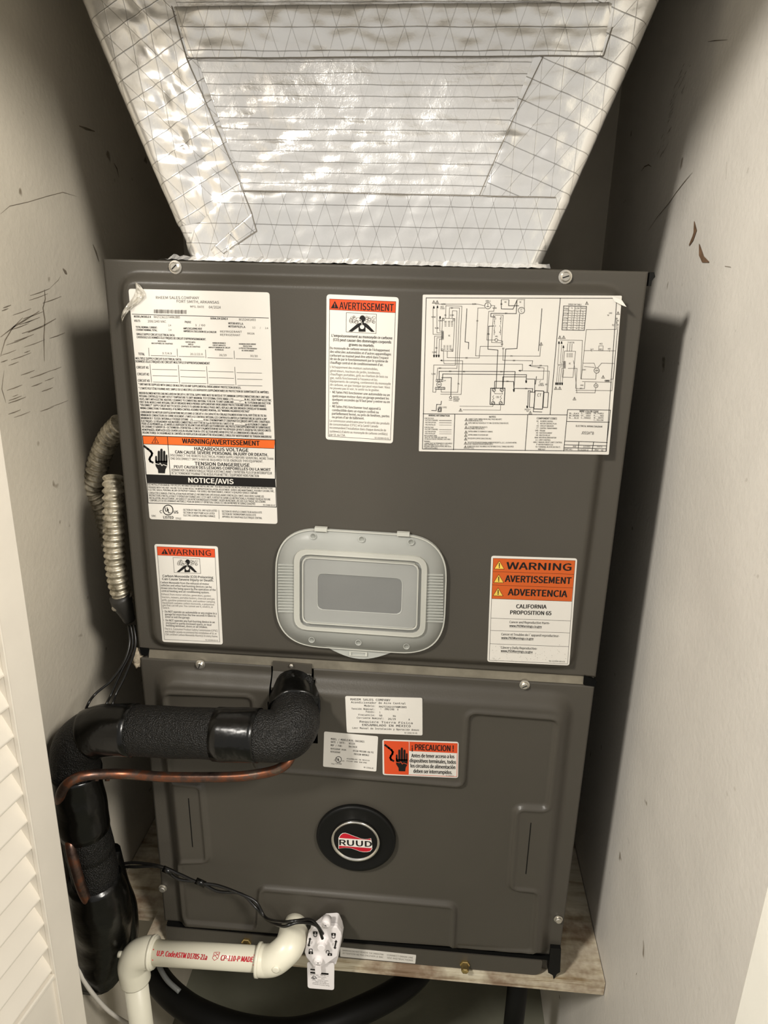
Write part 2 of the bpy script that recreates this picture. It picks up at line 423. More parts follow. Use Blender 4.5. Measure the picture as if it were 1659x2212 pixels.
# upper door
zt = 0.0; zu = at(324, 1402).z
plU = fillet(pxz([(247, 583), (1360, 612), (1246, 1453), (323, 1401)], -.004), .026, 8)
def hfU(P):
    d = sdf(P, plU); h = .010*sstep(.0, -.012, d)
    return h
upper = None
ZUB = -.4395
_pU = np.array([tuple(q) for q in plU])
def sheared_panel(name, hf, ztl, ztr, zbl, zbr, **kw):      # panel whose top and bottom edges follow the photo's slight tilt
    o = heightpanel(name, -HW, HW, -1, 0, lambda P: np.zeros(len(P)), **kw); return o
def panel(name, zt_, zb_, hf, mat, cut=None, label=None):
    return heightpanel(name, -HW, HW, zb_, zt_, hf, mat, ah, .0022, 0.0, cut, label)
upper = panel('upper_door_panel', 0.0, -.4375, hfU, 'metal')
# seam rail between the doors
bm = nb(); prism(bm, pxz([(322, 1398), (1266, 1452), (1264, 1480), (320, 1424)], .0), .0015, .006)
link('seam_rail', bm, 'galv', ah, label='worn beige metal rail between the two doors')
# lower door
ZL1 = -.4500
plL = fillet(pxz([(322, 1441), (1250, 1500), (1187, 2070), (384, 2010)], -.006), [.035, .035, .014, .014], 8)
bead = fillet(pxz([(354, 1496), (547, 1503), (552, 1660), (1001, 1697), (1011, 1537), (1206, 1552), (1185, 1748), (1116, 1744), (1103, 1919), (1162, 1924),
                   (1153, 2059), (978, 2052), (982, 1955), (562, 1917), (557, 2005), (394, 1992), (383, 1862), (450, 1860), (436, 1695), (366, 1688)], -.012), .010, 5)
def hfL(P):
    d = sdf(P, plL); h = .014*sstep(0, -.019, d)
    b = sdf(P, bead); h = h - .0035*sstep(.002, -.005, b) + .0030*np.exp(-((b-.0002)/.0028)**2)
    return np.maximum(h, 0)
notch = pxz([(583, 1400), (674, 1400), (680, 1530), (690, 1600), (582, 1600)], -.008)
ZLB = -.8560
lower = panel('lower_door_panel', ZL1, ZLB, hfL, 'metal', notch)
# recess behind the refrigerant notch
bm = nb(); q = pxz([(580, 1405), (682, 1405), (694, 1606), (578, 1606)], 0); prism(bm, q, .0040, .0058)
link('notch_recess', bm, 'void', ah)
bm = nb()
br = [at(588, 1432, -.004), at(672, 1436, -.004)]; x0, x1 = br[0].x, br[1].x
prof = [(0.0005, br[0].z), (0.0005, br[0].z-.012), (-.004, br[0].z-.019), (-.011, br[0].z-.027), (-.011, br[0].z-.042), (-.008, br[0].z-.042), (-.008, br[0].z-.027), (-.001, br[0].z-.016), (.004, br[0].z-.012), (.004, br[0].z)]
prof = [(y-.002, z_) for y, z_ in prof]
ra = [bm.verts.new((x0, y, z_)) for y, z_ in prof]; rb = [bm.verts.new((x1, y, z_-.001)) for y, z_ in prof]
for i in range(len(prof)): j = (i+1) % len(prof); bm.faces.new((ra[i], ra[j], rb[j], rb[i]))
bm.faces.new(ra); bm.faces.new(rb[::-1]); bmesh.ops.recalc_face_normals(bm, faces=bm.faces)
cb = link('pipe_cover_bracket', bm, 'metal', ah)
c = at(629, 1439, -.005); bm = nb(); lathe(bm, [(.0022, -.0015), (.0022, .0), (.0012, .0006)], c, seg=14); fixn(link('rivet', bm, 'steel', cb))
# base pan lip
bm = nb()
pp = fillet([(-HW+.002, -.8625), (HW-.022, -.8625), (HW-.022, -.8888), (-HW+.002, -.8888)], [0, .002, .014, .006], 6)
prism(bm, pp, -.0045, .01); fixn(link('base_pan_lip', bm, 'metal', ah))
bm = nb(); box(bm, -HW+.004, HW-.012, -.0030, .002, ZLB-.0064, ZLB-.0002); link('door_gap_shade', bm, 'void', ah)  # dark strip painting the shade in the gap below the lower door
bm = nb(); prism(bm, pxz([(1190, 2048), (1212, 2050), (1210, 2100), (1203, 2104), (1196, 2116), (1194, 2107), (1184, 2101)], -.006), -.006, .008)
fixn(link('corner_clip', bm, 'black', ah))
bm = nb(); prism(bm, pxz([(1401, 589), (1411, 588), (1413, 598), (1406, 606), (1404, 618), (1398, 618)], .004), .0, .012)
fixn(link('edge_gasket', bm, 'black', ah))
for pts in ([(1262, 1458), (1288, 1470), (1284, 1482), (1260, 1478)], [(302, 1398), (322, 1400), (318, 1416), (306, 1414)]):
    bm = nb(); prism(bm, pxz(pts, 0), -.0012, .003); fixn(link('corner_gap_shade', bm, 'void', ah))  # flat dark plates painting the shade in the gaps at the seam ends
# torn insulation at the seam
bm = nb(); bmesh.ops.create_icosphere(bm, subdivisions=3, radius=1)
c = at(297, 1420, .004)
for v in bm.verts:
    n_ = v.co.copy(); k = 1+.5*noise.noise(n_*2.3)
    v.co = Vector((c.x+n_.x*.0065*k, c.y+n_.y*.006*k, c.z+n_.z*.013*k))
link('torn_insulation', bm, 'foam_beige', ah, True)
def screw(px, py, Y, r=.0052, mat='steel', slot=True):
    c = at(px, py, Y); bm = nb(); lathe(bm, [(r*1.25, 0), (r*1.25, .0008), (r*.92, .001), (r*.9, .0036), (r*.7, .0044)], c, seg=6*3)
    o = fixn(link('screw', bm, mat, ah))
    if slot:
        bm = nb(); box(bm, -r*.6, r*.6, -.0003, .0003, -r*.1, r*.1)
        a = random.uniform(0, PI)
        for v in bm.verts: v.co = Vector((c.x+v.co.x*math.cos(a)-v.co.z*math.sin(a), c.y-.0045+v.co.y, c.z+v.co.x*math.sin(a)+v.co.z*math.cos(a)))
        link('slot', bm, 'ink', o)
    return o
for a in ((379, 577), (1221, 598)): screw(*a, -.0003)
for a in ((433, 1435), (1133, 1479)): screw(*a, -.0003, .0047)
for a in ((1206, 1985), (352, 1918)): screw(*a, -.0006, .0045, 'steel', False)
for px, py in ((533, 2033), (1004, 2081)):
    c = at(px, py, -.004); bm = nb(); lathe(bm, [(.0068, -.002), (.0068, .003), (.0055, .0035), (.0048, .012), (.0025, .013)], c, seg=6); fixn(link('brass_plug', bm, 'brass', ah))
for px, py in ((1298, 1411), (1284, 1483), (1279, 1533), (1266, 1676), (1259, 1748), (1231, 1899), (1310, 1360), (247, 869), (269, 1132)):
    s = 1 if px > 800 else -1; zc = at(px, py, .012).z; bm = nb()
    for k, (r, h) in enumerate(((.0034, 0), (.0034, .0018), (.0018, .003))): pass
    rings = [[bm.verts.new((s*(HW+h), .014+r*math.cos(2*PI*k/10), zc+r*math.sin(2*PI*k/10))) for k in range(10)] for r, h in ((.0034, -.001), (.0034, .0016), (.0018, .0028))]
    for i in range(2):
        for k in range(10): bm.faces.new((rings[i][k], rings[i][(k+1) % 10], rings[i+1][(k+1) % 10], rings[i+1][k]))
    bm.faces.new(rings[2]); bm.faces.new(rings[0][::-1]); fixn(link('side_screw', bm, 'steel', ah))
for px, py, r in ((580, 1982, .0032), (661, 1972, .0034), (743, 1999, .0028), (423, 1780, .002), (1131, 1837, .0026)):
    c = at(px, py, -.0112); bm = nb(); lathe(bm, [(r, -.001), (r, .0006)], c, seg=14); fixn(link('screw_hole', bm, 'void', ah))
for a, b in (((1147, 1778), (1136, 1888)), ((407, 1725), (416, 1830))):
    bm = nb(); p, q = at(*a, -.0145), at(*b, -.0145); prism(bm, [(p.x-.0004, p.z), (p.x+.0004, p.z), (q.x+.0004, q.z), (q.x-.0004, q.z)], -.0146, -.012); fixn(link('door_slit', bm, 'void', ah))
c = at(640, 1990, -.0112); bm = nb(); lathe(bm, [(.026, -.001), (.026, .0012), (.024, .0024), (.017, .0026)], c, seg=32); fixn(link('drain_port', bm, 'metal', ah, True))
c = at(704, 2020, -.0112); bm = nb(); lathe(bm, [(.024, -.001), (.024, .0012), (.022, .0024), (.017, .0026)], c, seg=32); fixn(link('drain_port', bm, 'metal', ah, True))
bm = nb(); q = pxz([(612, 1996), (668, 2000), (666, 2030), (610, 2030)], -.0135); prism(bm, q, -.0137, -.011); fixn(link('drain_slot', bm, 'void', ah))

# ------------------------------------------------------------------ stickers and print
LEV = .00012
_tc = {}
import os
FONT = {}
for _k, _f in (('sans', 'Noto Sans CJK Regular.woff2'), ('mono', 'DejaVuSansMono.woff2')):      # Blender's own interface fonts; the built-in font if they are missing
    try: FONT[_k] = bpy.data.fonts.load(os.path.join(bpy.utils.system_resource('DATAFILES'), 'fonts', _f))
    except Exception: FONT[_k] = None
CAPH = {}
def text_mesh(s, bold=0, font='sans'):
    k = (s, font)
    if k in _tc: return _tc[k]
    cu = bpy.data.curves.new('t', 'FONT'); cu.body = s; cu.size = 1; cu.resolution_u = 3; cu.fill_mode = 'FRONT'
    if FONT.get(font): cu.font = FONT[font]
    ob = bpy.data.objects.new('t', cu); me = bpy.data.meshes.new_from_object(ob)
    co = np.zeros(len(me.vertices)*3); me.vertices.foreach_get('co', co); co = co.reshape(-1, 3)
    fs = [tuple(p.vertices) for p in me.polygons]
    bpy.data.objects.remove(ob); bpy.data.curves.remove(cu); bpy.data.meshes.remove(me)
    if font not in CAPH:
        CAPH[font] = 1.0; hh = text_mesh('H', 0, font)[0]; CAPH[font] = float(hh[:, 1].max()); _tc.pop(('H', font), None)
    co[:, 1] /= CAPH[font]
    _tc[k] = (co, fs); return _tc[k]
class Sticker:
    def __init__(s, name, label, corners, Y, r, crop, parent=None, mat='paper', th=.0004, slant=0):
        s.name, s.Y, s.crop = name, Y, crop; s.data = {}; s.slant = slant
        ps = [XZ(at(*s.px(*c), Y)) for c in corners]
        bm = nb(); prism(bm, fillet(ps, r, 5), Y-th, Y+.0002); s.o = fixn(link(name, bm, mat, parent or ah, label=label)); s.th = th
    def px(s, x, y): ox, oy, k = s.crop; return ox+x/k, oy+y/k
    def p(s, x, y): return np.array(XZ(at(*s.px(x, y), s.Y)))
    def add(s, mat, V, F, lev=1):
        d = s.data.setdefault((mat, lev), ([], [])); n = len(d[0])
        d[0].extend((float(v[0]), s.Y-s.th-LEV*lev, float(v[1])) for v in V); d[1].extend(tuple(i+n for i in f) for f in F)
    def T(s, txt, x0, y0, x1, y1, h, mat='ink', bold=0.0, lev=2, slant=0, font='sans'):   # centre line from (x0,y0) to (x1,y1), cap height h in crop pixels
        co, fs = text_mesh(txt, bold, font)
        if not len(co): return
        a, b = s.p(x0, y0+h/2), s.p(x1, y1+h/2); u = b-a; v = s.p(x0, y0-h/2)-a; hh = np.linalg.norm(v); v = np.array([-u[1], u[0]]); v = v/np.linalg.norm(v)*hh
        mn, mx = co[:, 0].min(), co[:, 0].max()
        X = (co[:, 0]-mn)/(mx-mn+1e-9); Yc = co[:, 1]
        W_ = np.outer(X, u)+np.outer(Yc, v)+a + np.outer(Yc*slant, u/np.linalg.norm(u)*hh)
        s.add(mat, W_, fs, lev)
        if bold > 0:                       # heavier strokes: the same print shifted a little sideways and up
            e1 = u/np.linalg.norm(u)*hh*min(bold*1.9, .052); e2 = v*min(bold*1.0, .028)
            for q_, (i1, i2) in enumerate(((1, 0), (-1, 0), (.7, 1), (-.7, -1)) if bold >= .012 else ((1, .5),)): s.add(mat, W_+e1*i1+e2*i2, fs, lev+.05*(q_+1))
    def TT(s, lines, **kw):
        for l in lines: s.T(*l, **kw)
    def Q(s, pts, mat='ink', lev=1, r=0):
        P = [s.p(*q) for q in pts]
        if r: P = fillet([tuple(q) for q in P], r*np.linalg.norm(s.p(1, 0)-s.p(0, 0)), 4)
        s.add(mat, P, [tuple(range(len(P)))], lev)
    def L(s, pts, w=3, mat='ink', lev=2):
        P = [np.array(q, float) for q in pts]
        for a, b in zip(P[:-1], P[1:]):
            t = (b-a)/(np.linalg.norm(b-a)+1e-9); n = np.array([-t[1], t[0]])*w/2; e = t*w/2
            s.Q([a+n-e, b+n+e, b-n+e, a-n-e], mat, lev)
    def R(s, x0, y0, x1, y1, w=3, mat='ink', sl=None, lev=2):
        s.L([(x0, y0), (x1, y0), (x1, y1), (x0, y1), (x0, y0)], w, mat, lev)
    def P(s, pts, w=3, mat='ink', lev=2): s.L(list(pts)+[pts[0]], w, mat, lev)
    def C(s, x, y, r, mat='ink', lev=2, w=None, n=20, ry=None):
        ry = ry or r; pts = [(x+r*math.cos(2*PI*k/n), y+ry*math.sin(2*PI*k/n)) for k in range(n)]
        if w: s.P(pts, w, mat, lev)
        else: s.Q(pts, mat, lev)
    def tri(s, x, y, h, mat='ink', fill=None, w=2.5, lev=2, mark=True):
        p = [(x, y-h*.5), (x+h*.55, y+h*.5), (x-h*.55, y+h*.5)]
        if fill: s.Q(p, fill, lev-1)
        s.P(p, w, mat, lev)
        if mark: s.L([(x, y-h*.15), (x, y+h*.18)], w*1.3, mat, lev+1); s.L([(x, y+h*.28), (x, y+h*.34)], w*1.3, mat, lev+1)
    def done(s):
        nm = {'ink': 'black_print', 'ink_grey': 'thin_print', 'ink_mid': 'faint_print', 'orange': 'orange_band', 'redorange': 'orange_band', 'ochre': 'orange_band', 'yellow': 'yellow_sign', 'red': 'red_print', 'paper': 'white_print'}
        merged = {}
        for (mat, lev), (V, F) in s.data.items():
            Vm, Fm = merged.setdefault(mat, ([], [])); n = len(Vm); Vm.extend(V); Fm.extend(tuple(i+n for i in f) for f in F)
        for mat, (V, F) in merged.items():
            me = bpy.data.meshes.new(nm.get(mat, 'print')); me.from_pydata(V, [], F); me.update()
            for p_ in me.polygons: pass
            o = link(nm.get(mat, 'print'), me, mat, s.o, kind=None if 'band' in nm.get(mat, '') else 'stuff')
    def hand(s, x, y, k, bolt='paper', wire=True):       # black hand, lightning bolt and bare wire; (x, y) = centre of the palm
        f = lambda pts: [(x+a*k, y+b*k) for a, b in pts]
        s.Q(f([(-48, -14), (52, -14), (52, 30), (36, 60), (32, 92), (-24, 90), (-26, 62), (-46, 30)]), lev=2)
        for fx, top, wd, b in ((-42, -55, 15, 5), (-19, -98, 19, 0), (3, -115, 20, 0), (26, -98, 19, 0), (46, -66, 15, 0)):
            s.Q(f([(fx-wd/2, 0), (fx-wd/2, top+8), (fx-wd/4, top), (fx+wd/4, top), (fx+wd/2, top+8), (fx+wd/2, 0)]), lev=2)
        s.Q(f([(-50, -20), (-38, -26), (-28, 10), (-40, 22)]), lev=2)
        bl = [(-60, 6), (-14, 18), (-8, 4), (8, 30), (16, 16), (60, 34)]; s.L(f(bl), 5*k, bolt, 3)
        if wire:
            s.L(f([(-140, -135), (-110, -112), (-86, -92), (-76, -76), (-80, -60), (-92, -42), (-97, -26), (-90, -10), (-72, 0)]), 17*k, lev=2); [s.C(x+a_*k, y+b_*k, 8*k, lev=2, n=10) for a_, b_ in ((-110, -112), (-86, -92), (-76, -76), (-80, -60), (-92, -42), (-97, -26), (-90, -10))]
    def co(s, x, y, k):                                   # person and fumes pictogram; (x, y) = centre of head
        f = lambda pts: [(x+a*k, y+b*k) for a, b in pts]
        s.C(x, y, 40*k, ry=46*k, lev=3); s.Q(f([(-14, 30), (14, 30), (20, 62), (-22, 62)]), lev=3)
        s.Q(f([(-40, 58), (40, 58), (78, 84), (165, 178), (120, 178), (40, 112), (42, 176), (-52, 176), (-52, 112), (-140, 176), (-190, 172), (-80, 78)]), lev=3)
        s.C(x-4*k, y+112*k, 30*k, 'paper', 4); s.L(f([(-46, 8), (-22, 14), (-8, 44), (-6, 90)]), 8*k, 'paper', 4)
        r2 = random.Random(5)
        for sx in (-1, 1):
            for i in range(13):
                cx, cy = x+sx*(75+r2.uniform(-18, 85))*k, y+(10+r2.uniform(-38, 42))*k
                s.C(cx, cy, r2.uniform(12, 26)*k, 'ink_mid', 2, w=3.2*k, n=12)
    def ul(s, x, y, r, k=1):
        s.C(x, y, r, w=r*.16, n=28); s.T('U', x-r*.55, y-r*.12, x-r*.05, y-r*.12, r*.85, bold=.02); s.T('L', x+r*.05, y+r*.2, x+r*.5, y+r*.2, r*.85, bold=.02)

YU, YL = -.0101, -.0141
# --- rating plate
A = Sticker('rating_sticker', 'tall white rating sticker with data table at the upper door left side', [(36, 112), (1480, 150), (1562, 2520), (254, 2470)], YU, .003, (270, 600, 4.74))
# crop B shares the scale: its y is offset by 330*4.74
oB = 330*4.74
A.TT([('RHEEM SALES COMPANY', 320, 202, 762, 206, 27), ('FORT SMITH, ARKANSAS', 532, 240, 965, 252, 27), ('MFG. DATE', 672, 294, 812, 298, 20), ('04/2024', 862, 300, 982, 303, 26)], mat='ink_grey', bold=-.004)
rb_ = random.Random(8); xx = 300
while xx < 632:
    wb_ = rb_.choice([2.5, 4, 6]); A.L([(xx, 326+(xx-300)*.02), (xx, 360+(xx-300)*.02)], wb_, 'ink_grey'); xx += wb_+rb_.choice([2.5, 4, 5])
A.L([(75, 372), (1470, 412)], 5)
A.TT([('MODEL/MODELE #', 96, 395, 268, 400, 21), ('VOLTS', 98, 439, 158, 441, 21), ('SERIAL/EN SERIE #', 876, 414, 1054, 420, 20), ("PH/HZ", 616, 452, 678, 454, 20), ('MOTOR HP/F.L.A.', 1062, 465, 1214, 470, 20), ('MOTEUR PSC/F.L.A.', 1062, 497, 1236, 503, 20),
      ('TOTAL NOMINAL CURRENT :', 114, 503, 336, 510, 19), ('COURANT NOMINAL TOTAL :', 117, 531, 338, 538, 19), ('AMPS EXCLUDING HEAT', 600, 517, 792, 522, 19), ("AMPÈRES À L'EXCLUSION DE LA CHALEUR", 602, 545, 938, 556, 19),
      ('SINGLE SUPPLY CIRCUIT ELECTRICAL DATA:', 120, 575, 512, 588, 21), ("CHOISISSEZ LES DONNÉES ÉLECTRIQUES DE CIRCUIT D'APPROVISIONNEMENT.", 124, 606, 832, 630, 21),
      ('HEATER KW/', 340, 648, 424, 650, 14), ("KW D'APPAREIL DE CHAUFFAGE", 275, 670, 492, 675, 14), ('HEATER AMPS/', 622, 657, 724, 660, 14), ('AMPLIS', 648, 680, 702, 682, 14), ("D'APPAREIL DE CHAUFFAGE", 580, 702, 772, 706, 14),
      ('MINIMUM BRANCH', 900, 667, 1032, 669, 14), ('CIRCUIT AMPACITY/', 900, 690, 1034, 692, 14), ('AMPACITY MINIMUM DE CIRCUIT', 858, 712, 1080, 716, 14), ('DE BRANCHE', 924, 735, 1012, 738, 14),
      ('MAXIMUM OVERCURRENT', 1170, 677, 1344, 680, 14), ('PROTECTION/', 1212, 700, 1304, 702, 14), ('LA PROTECTION MAXIMUM', 1168, 720, 1350, 726, 14), ('DE OVERCURRENT', 1198, 744, 1324, 748, 14),
      ('TOTAL', 140, 778, 204, 781, 24), ('MULTIPLE SUPPLY CIRCUIT ELECTRICAL DATA:', 112, 823, 580, 836, 22), ("DONNÉES ÉLECTRIQUES DE CIRCUIT MULTIPLE D'APPROVISIONNEMENT", 112, 854, 872, 876, 23),
      ('CIRCUIT #1', 122, 915, 244, 919, 24), ('CIRCUIT #2', 130, 984, 250, 988, 24), ('CIRCUIT #3', 136, 1050, 256, 1054, 24),
      ('* UNIT MAY BE SUPPLIED WITH SINGLE OR MULTIPLE 60 AMP SUPPLEMENTAL OVERCURRENT PROTECTION DEVICES.', 140, 1088, 1190, 1126, 21),
      ("* L'UNITÉ PEUT ÊTRE FOURNIE AVEC SIMPLE OU LE MULTIPLE LES DISPOSITIFS SUPPLÉMENTAIRES DE PROTECTION DE SURINTENSITÉ DE AMPÈRES.", 144, 1130, 1476, 1172, 21),
      ('INDOOR BLOWER MOTOR LOAD INCLUDED IN CIRCUIT # 1 OR TOTAL SUPPLY WIRE MUST BE RATED AT 75°C MINIMUM COPPER CONDUCTORS ONLY. UNIT HAS', 148, 1178, 1476, 1222, 21),
      ('INTEGRAL CONTROL(S) TO LIMIT OUTLET TEMPERATURE TO 200°F MAXIMUM. TEST EXTERNAL STATIC RANGE .1 TO', 150, 1209, 1110, 1242, 21), ('IN. W.C. (HEAT PUMP & ELECTRIC', 1226, 1245, 1500, 1254, 21),
      ('HEAT). UNITS WITH ELECTRIC HEATERS: CLEARANCE TO COMBUSTIBLE MATERIAL TO BE 0 IN. TO UNIT CASING AND', 152, 1240, 1114, 1272, 21), ('IN. TO PLENUM AND DUCT FOR', 1230, 1277, 1492, 1285, 21),
      ('FIRST 36 IN. MODELS HAVE INTEGRAL CIRCUIT BREAKERS WHICH PROVIDE SUPPLEMENTARY OVERCURRENT PROTECTION AND SERVE AS A MAINTENANCE', 154, 1271, 1444, 1312, 21),
      ('"DISCONNECT". SUPPLY CIRCUIT NOT TO EXCEED 120 VOLTS TO GROUND ON SINGLE PHASE UNITS. REPLACE LINE SIDE BREAKER COVER(S) AFTER MAKING', 158, 1301, 1450, 1344, 21),
      ('WIRING CONNECTIONS TO BREAKER(S). IF BLOWER-CONTROL ASSEMBLY REQUIRES REMOVAL, SEE "WARNING HAZARDOUS VOLTAGE"', 160, 1333, 1278, 1368, 21),
      ("CHARGEMENT DU MOTEUR SOUFFLEUR INTERNE INCLUS DANS LE CIRCUIT # 1 OU CAPACITÉ DU CÂBLAGE D'ALIMENTATION TOTAL DOIT ÊTRE DE 75C DU", 162, 1372, 1448, 1412, 21),
      ("MINIMUM DE CONDUCTEURS DE CUIVRE SEULEMENT. L'UNITE A LE CONTROLE INTEGRAL (LES CONTROLES) LIMITER LA TEMPERATURE DE SORTIE A 200°", 166, 1403, 1455, 1446, 21),
      ("MAXIMUM DE F. TESTER L'INTERVALLE STATIQUE EXTERNE : .1 À", 168, 1434, 694, 1452, 21), ('PO W.C (THERMOPOMPE ET CHAUFFAGE ÉLECTRIQUE) UNITÉS AVEC CHAUFFAGES', 808, 1455, 1486, 1475, 21),
      ("ÉLECTRIQUES : LE DÉGAGEMENT AUX MATIÈRES COMBUSTIBLES DOIT ÊTRE DE 0 po AU BOITIER DE L'UNITÉ ET DE", 170, 1465, 1118, 1495, 21), ('po AU PLÉNUM ET CONDUIT', 1234, 1499, 1466, 1505, 21),
      ('POUR LES 36 PREMIERS po. LES MODÈLES DISPOSENT DE DISJONCTEURS INTÉGRÉS QUI FOURNISSENT UNE PROTECTION SUPPLÉMENTAIRE DE SURINTENSITÉ', 174, 1493, 1490, 1534, 21),
      ("DE COURANT ET SERVENT DE « SECTIONNEUR » D'ENTRETIEN. LE CIRCUIT D'ALIMENTATION NE DOIT PAS DÉPASSER 120 VOLTS JUSQU'AU SOL SUR DES UNITÉS", 178, 1522, 1496, 1564, 21),
      ('MONOPHASÉES. REMPLACER LE(S) COUVERCLE(S) DU DISJONCTEUR DU CÔTÉ SECTEUR APRÈS AVOIR EFFECTUÉ LA CONNEXION DES CÂBLAGES AU(X)', 180, 1553, 1420, 1593, 21),
      ("DISJONCTEUR(S). SI L'ASSEMBLAGE DE CONTRÔLE DU VENTILATEUR A BESOIN D'ÊTRE DÉSASSEMBLÉ, CONSULTER 'AVERTISSEMENT DE TENSION DANGEREUSE", 182, 1583, 1502, 1628, 21)], bold=.013)
A.TT([('RH2TZ3621STANMJB05', 300, 400, 566, 404, 24), ('208/240 VAC', 236, 444, 424, 448, 23), ('W152441403', 1168, 426, 1340, 430, 23), ('1  / 60', 722, 484, 824, 486, 19), ('2.4', 446, 485, 474, 486, 18), ('2.4', 448, 533, 478, 534, 18),
      ('1/2', 1306, 508, 1336, 509, 18), ('/', 1382, 512, 1392, 512, 18), ('2.4', 1436, 514, 1466, 515, 18), ('REFRIGERANT', 978, 550, 1200, 553, 20), ('REFRIGERANT', 978, 583, 1184, 587, 20), ('R410A', 1256, 569, 1328, 571, 19),
      ('3.7/4.9', 384, 772, 482, 774, 20), ('20.2/22.8', 670, 780, 798, 782, 20), ('26/29', 966, 790, 1042, 792, 20), ('30/30', 1282, 799, 1360, 801, 20)], mat='ink_grey', bold=-.004)
for xa, xb, ya in ((268, 522, 796), (556, 814, 804), (848, 1104, 818), (1138, 1394, 828), (280, 534, 936), (568, 824, 946), (858, 1112, 958), (1146, 1402, 970), (286, 540, 1001), (572, 828, 1012), (862, 1116, 1023), (1152, 1406, 1036), (292, 544, 1066), (580, 834, 1077), (866, 1122, 1090), (1156, 1406, 1101)):
    A.L([(xa, ya), (xb, ya+6)], 3.5)
for xa, ya, xb, yb in ((244, 718, 250, 800), (535, 728, 540, 810), (826, 738, 830, 820), (1118, 748, 1122, 830), (258, 886, 274, 1070), (548, 894, 562, 1080), (837, 906, 850, 1090), (1126, 914, 1137, 1100)): A.L([(xa, ya), (xb, yb)], 3.5)
for a, b in (((1115, 1250), (1218, 1257)), ((1120, 1282), (1220, 1290)), ((698, 1458), (800, 1466)), ((1128, 1504), (1230, 1510))): A.L([a, b], 3.5)
A.L([(1172, 1262), (1180, 1272), (1196, 1256)], 2.5); A.L([(1182, 1482), (1200, 1470), (1196, 1490)], 2.5)
b = lambda x, y: (x, y+oB)
A.Q([b(182, 52), b(1538, 95), b(1528, 185), b(192, 134)], 'orange', 1)
A.P([b(182, 52), b(1538, 95), b(1540, 495), b(220, 450)], 7)
A.L([b(436, 60), b(466, 456)], 6); A.L([b(192, 136), b(1530, 183)], 4)
A.tri(312, 97+oB, 62, 'ink', None, 5)
A.T('WARNING/AVERTISSEMENT', 590, 104+oB, 1380, 130+oB, 48, bold=.035)
A.T('HAZARDOUS VOLTAGE', 714, 183+oB, 1266, 200+oB, 34, bold=.02); A.T('CAN CAUSE SEVERE PERSONAL INJURY OR DEATH.', 516, 217+oB, 1466, 248+oB, 29, bold=.02)
A.T('DISCONNECT THE REMOTE ELECTRICAL POWER SUPPLY BEFORE SERVICING. MORE THAN', 466, 250+oB, 1520, 288+oB, 23); A.T('ONE DISCONNECT SWITCH MAY BE REQUIRED TO DE-ENERGIZE THIS EQUIPMENT.', 468, 284+oB, 1416, 316+oB, 23)
A.T('TENSION DANGEREUSE', 718, 336+oB, 1278, 354+oB, 34, bold=.02); A.T('PEUT CAUSER DES LÉSIONS CORPORELLES OU LA MORT', 506, 368+oB, 1494, 400+oB, 27, bold=.02)
A.T("DÉBRANCHER L'ALIMENTATION ÉLECTRIQUE À DISTANCE AVANT L'ENTRETIEN. PLUS D'UN INTERRUPTEUR", 478, 402+oB, 1506, 436+oB, 25, bold=.004); A.T("DE SECTIONNEMENT POURRAIT ÊTRE REQUIS POUR METTRE L'ÉQUIPEMENT HORS FONCTION", 480, 434+oB, 1372, 464+oB, 25, bold=.004)
A.hand(372, 325+oB, 1.22)
A.Q([b(216, 448), b(1540, 495), b(1546, 578), b(226, 532)], 'ink', 1)
A.T('NOTICE/AVIS', 654, 506+oB, 1112, 522+oB, 48, mat='paper', bold=.03, lev=2)
A.P([b(228, 536), b(1546, 578), b(1552, 782), b(240, 740)], 6)
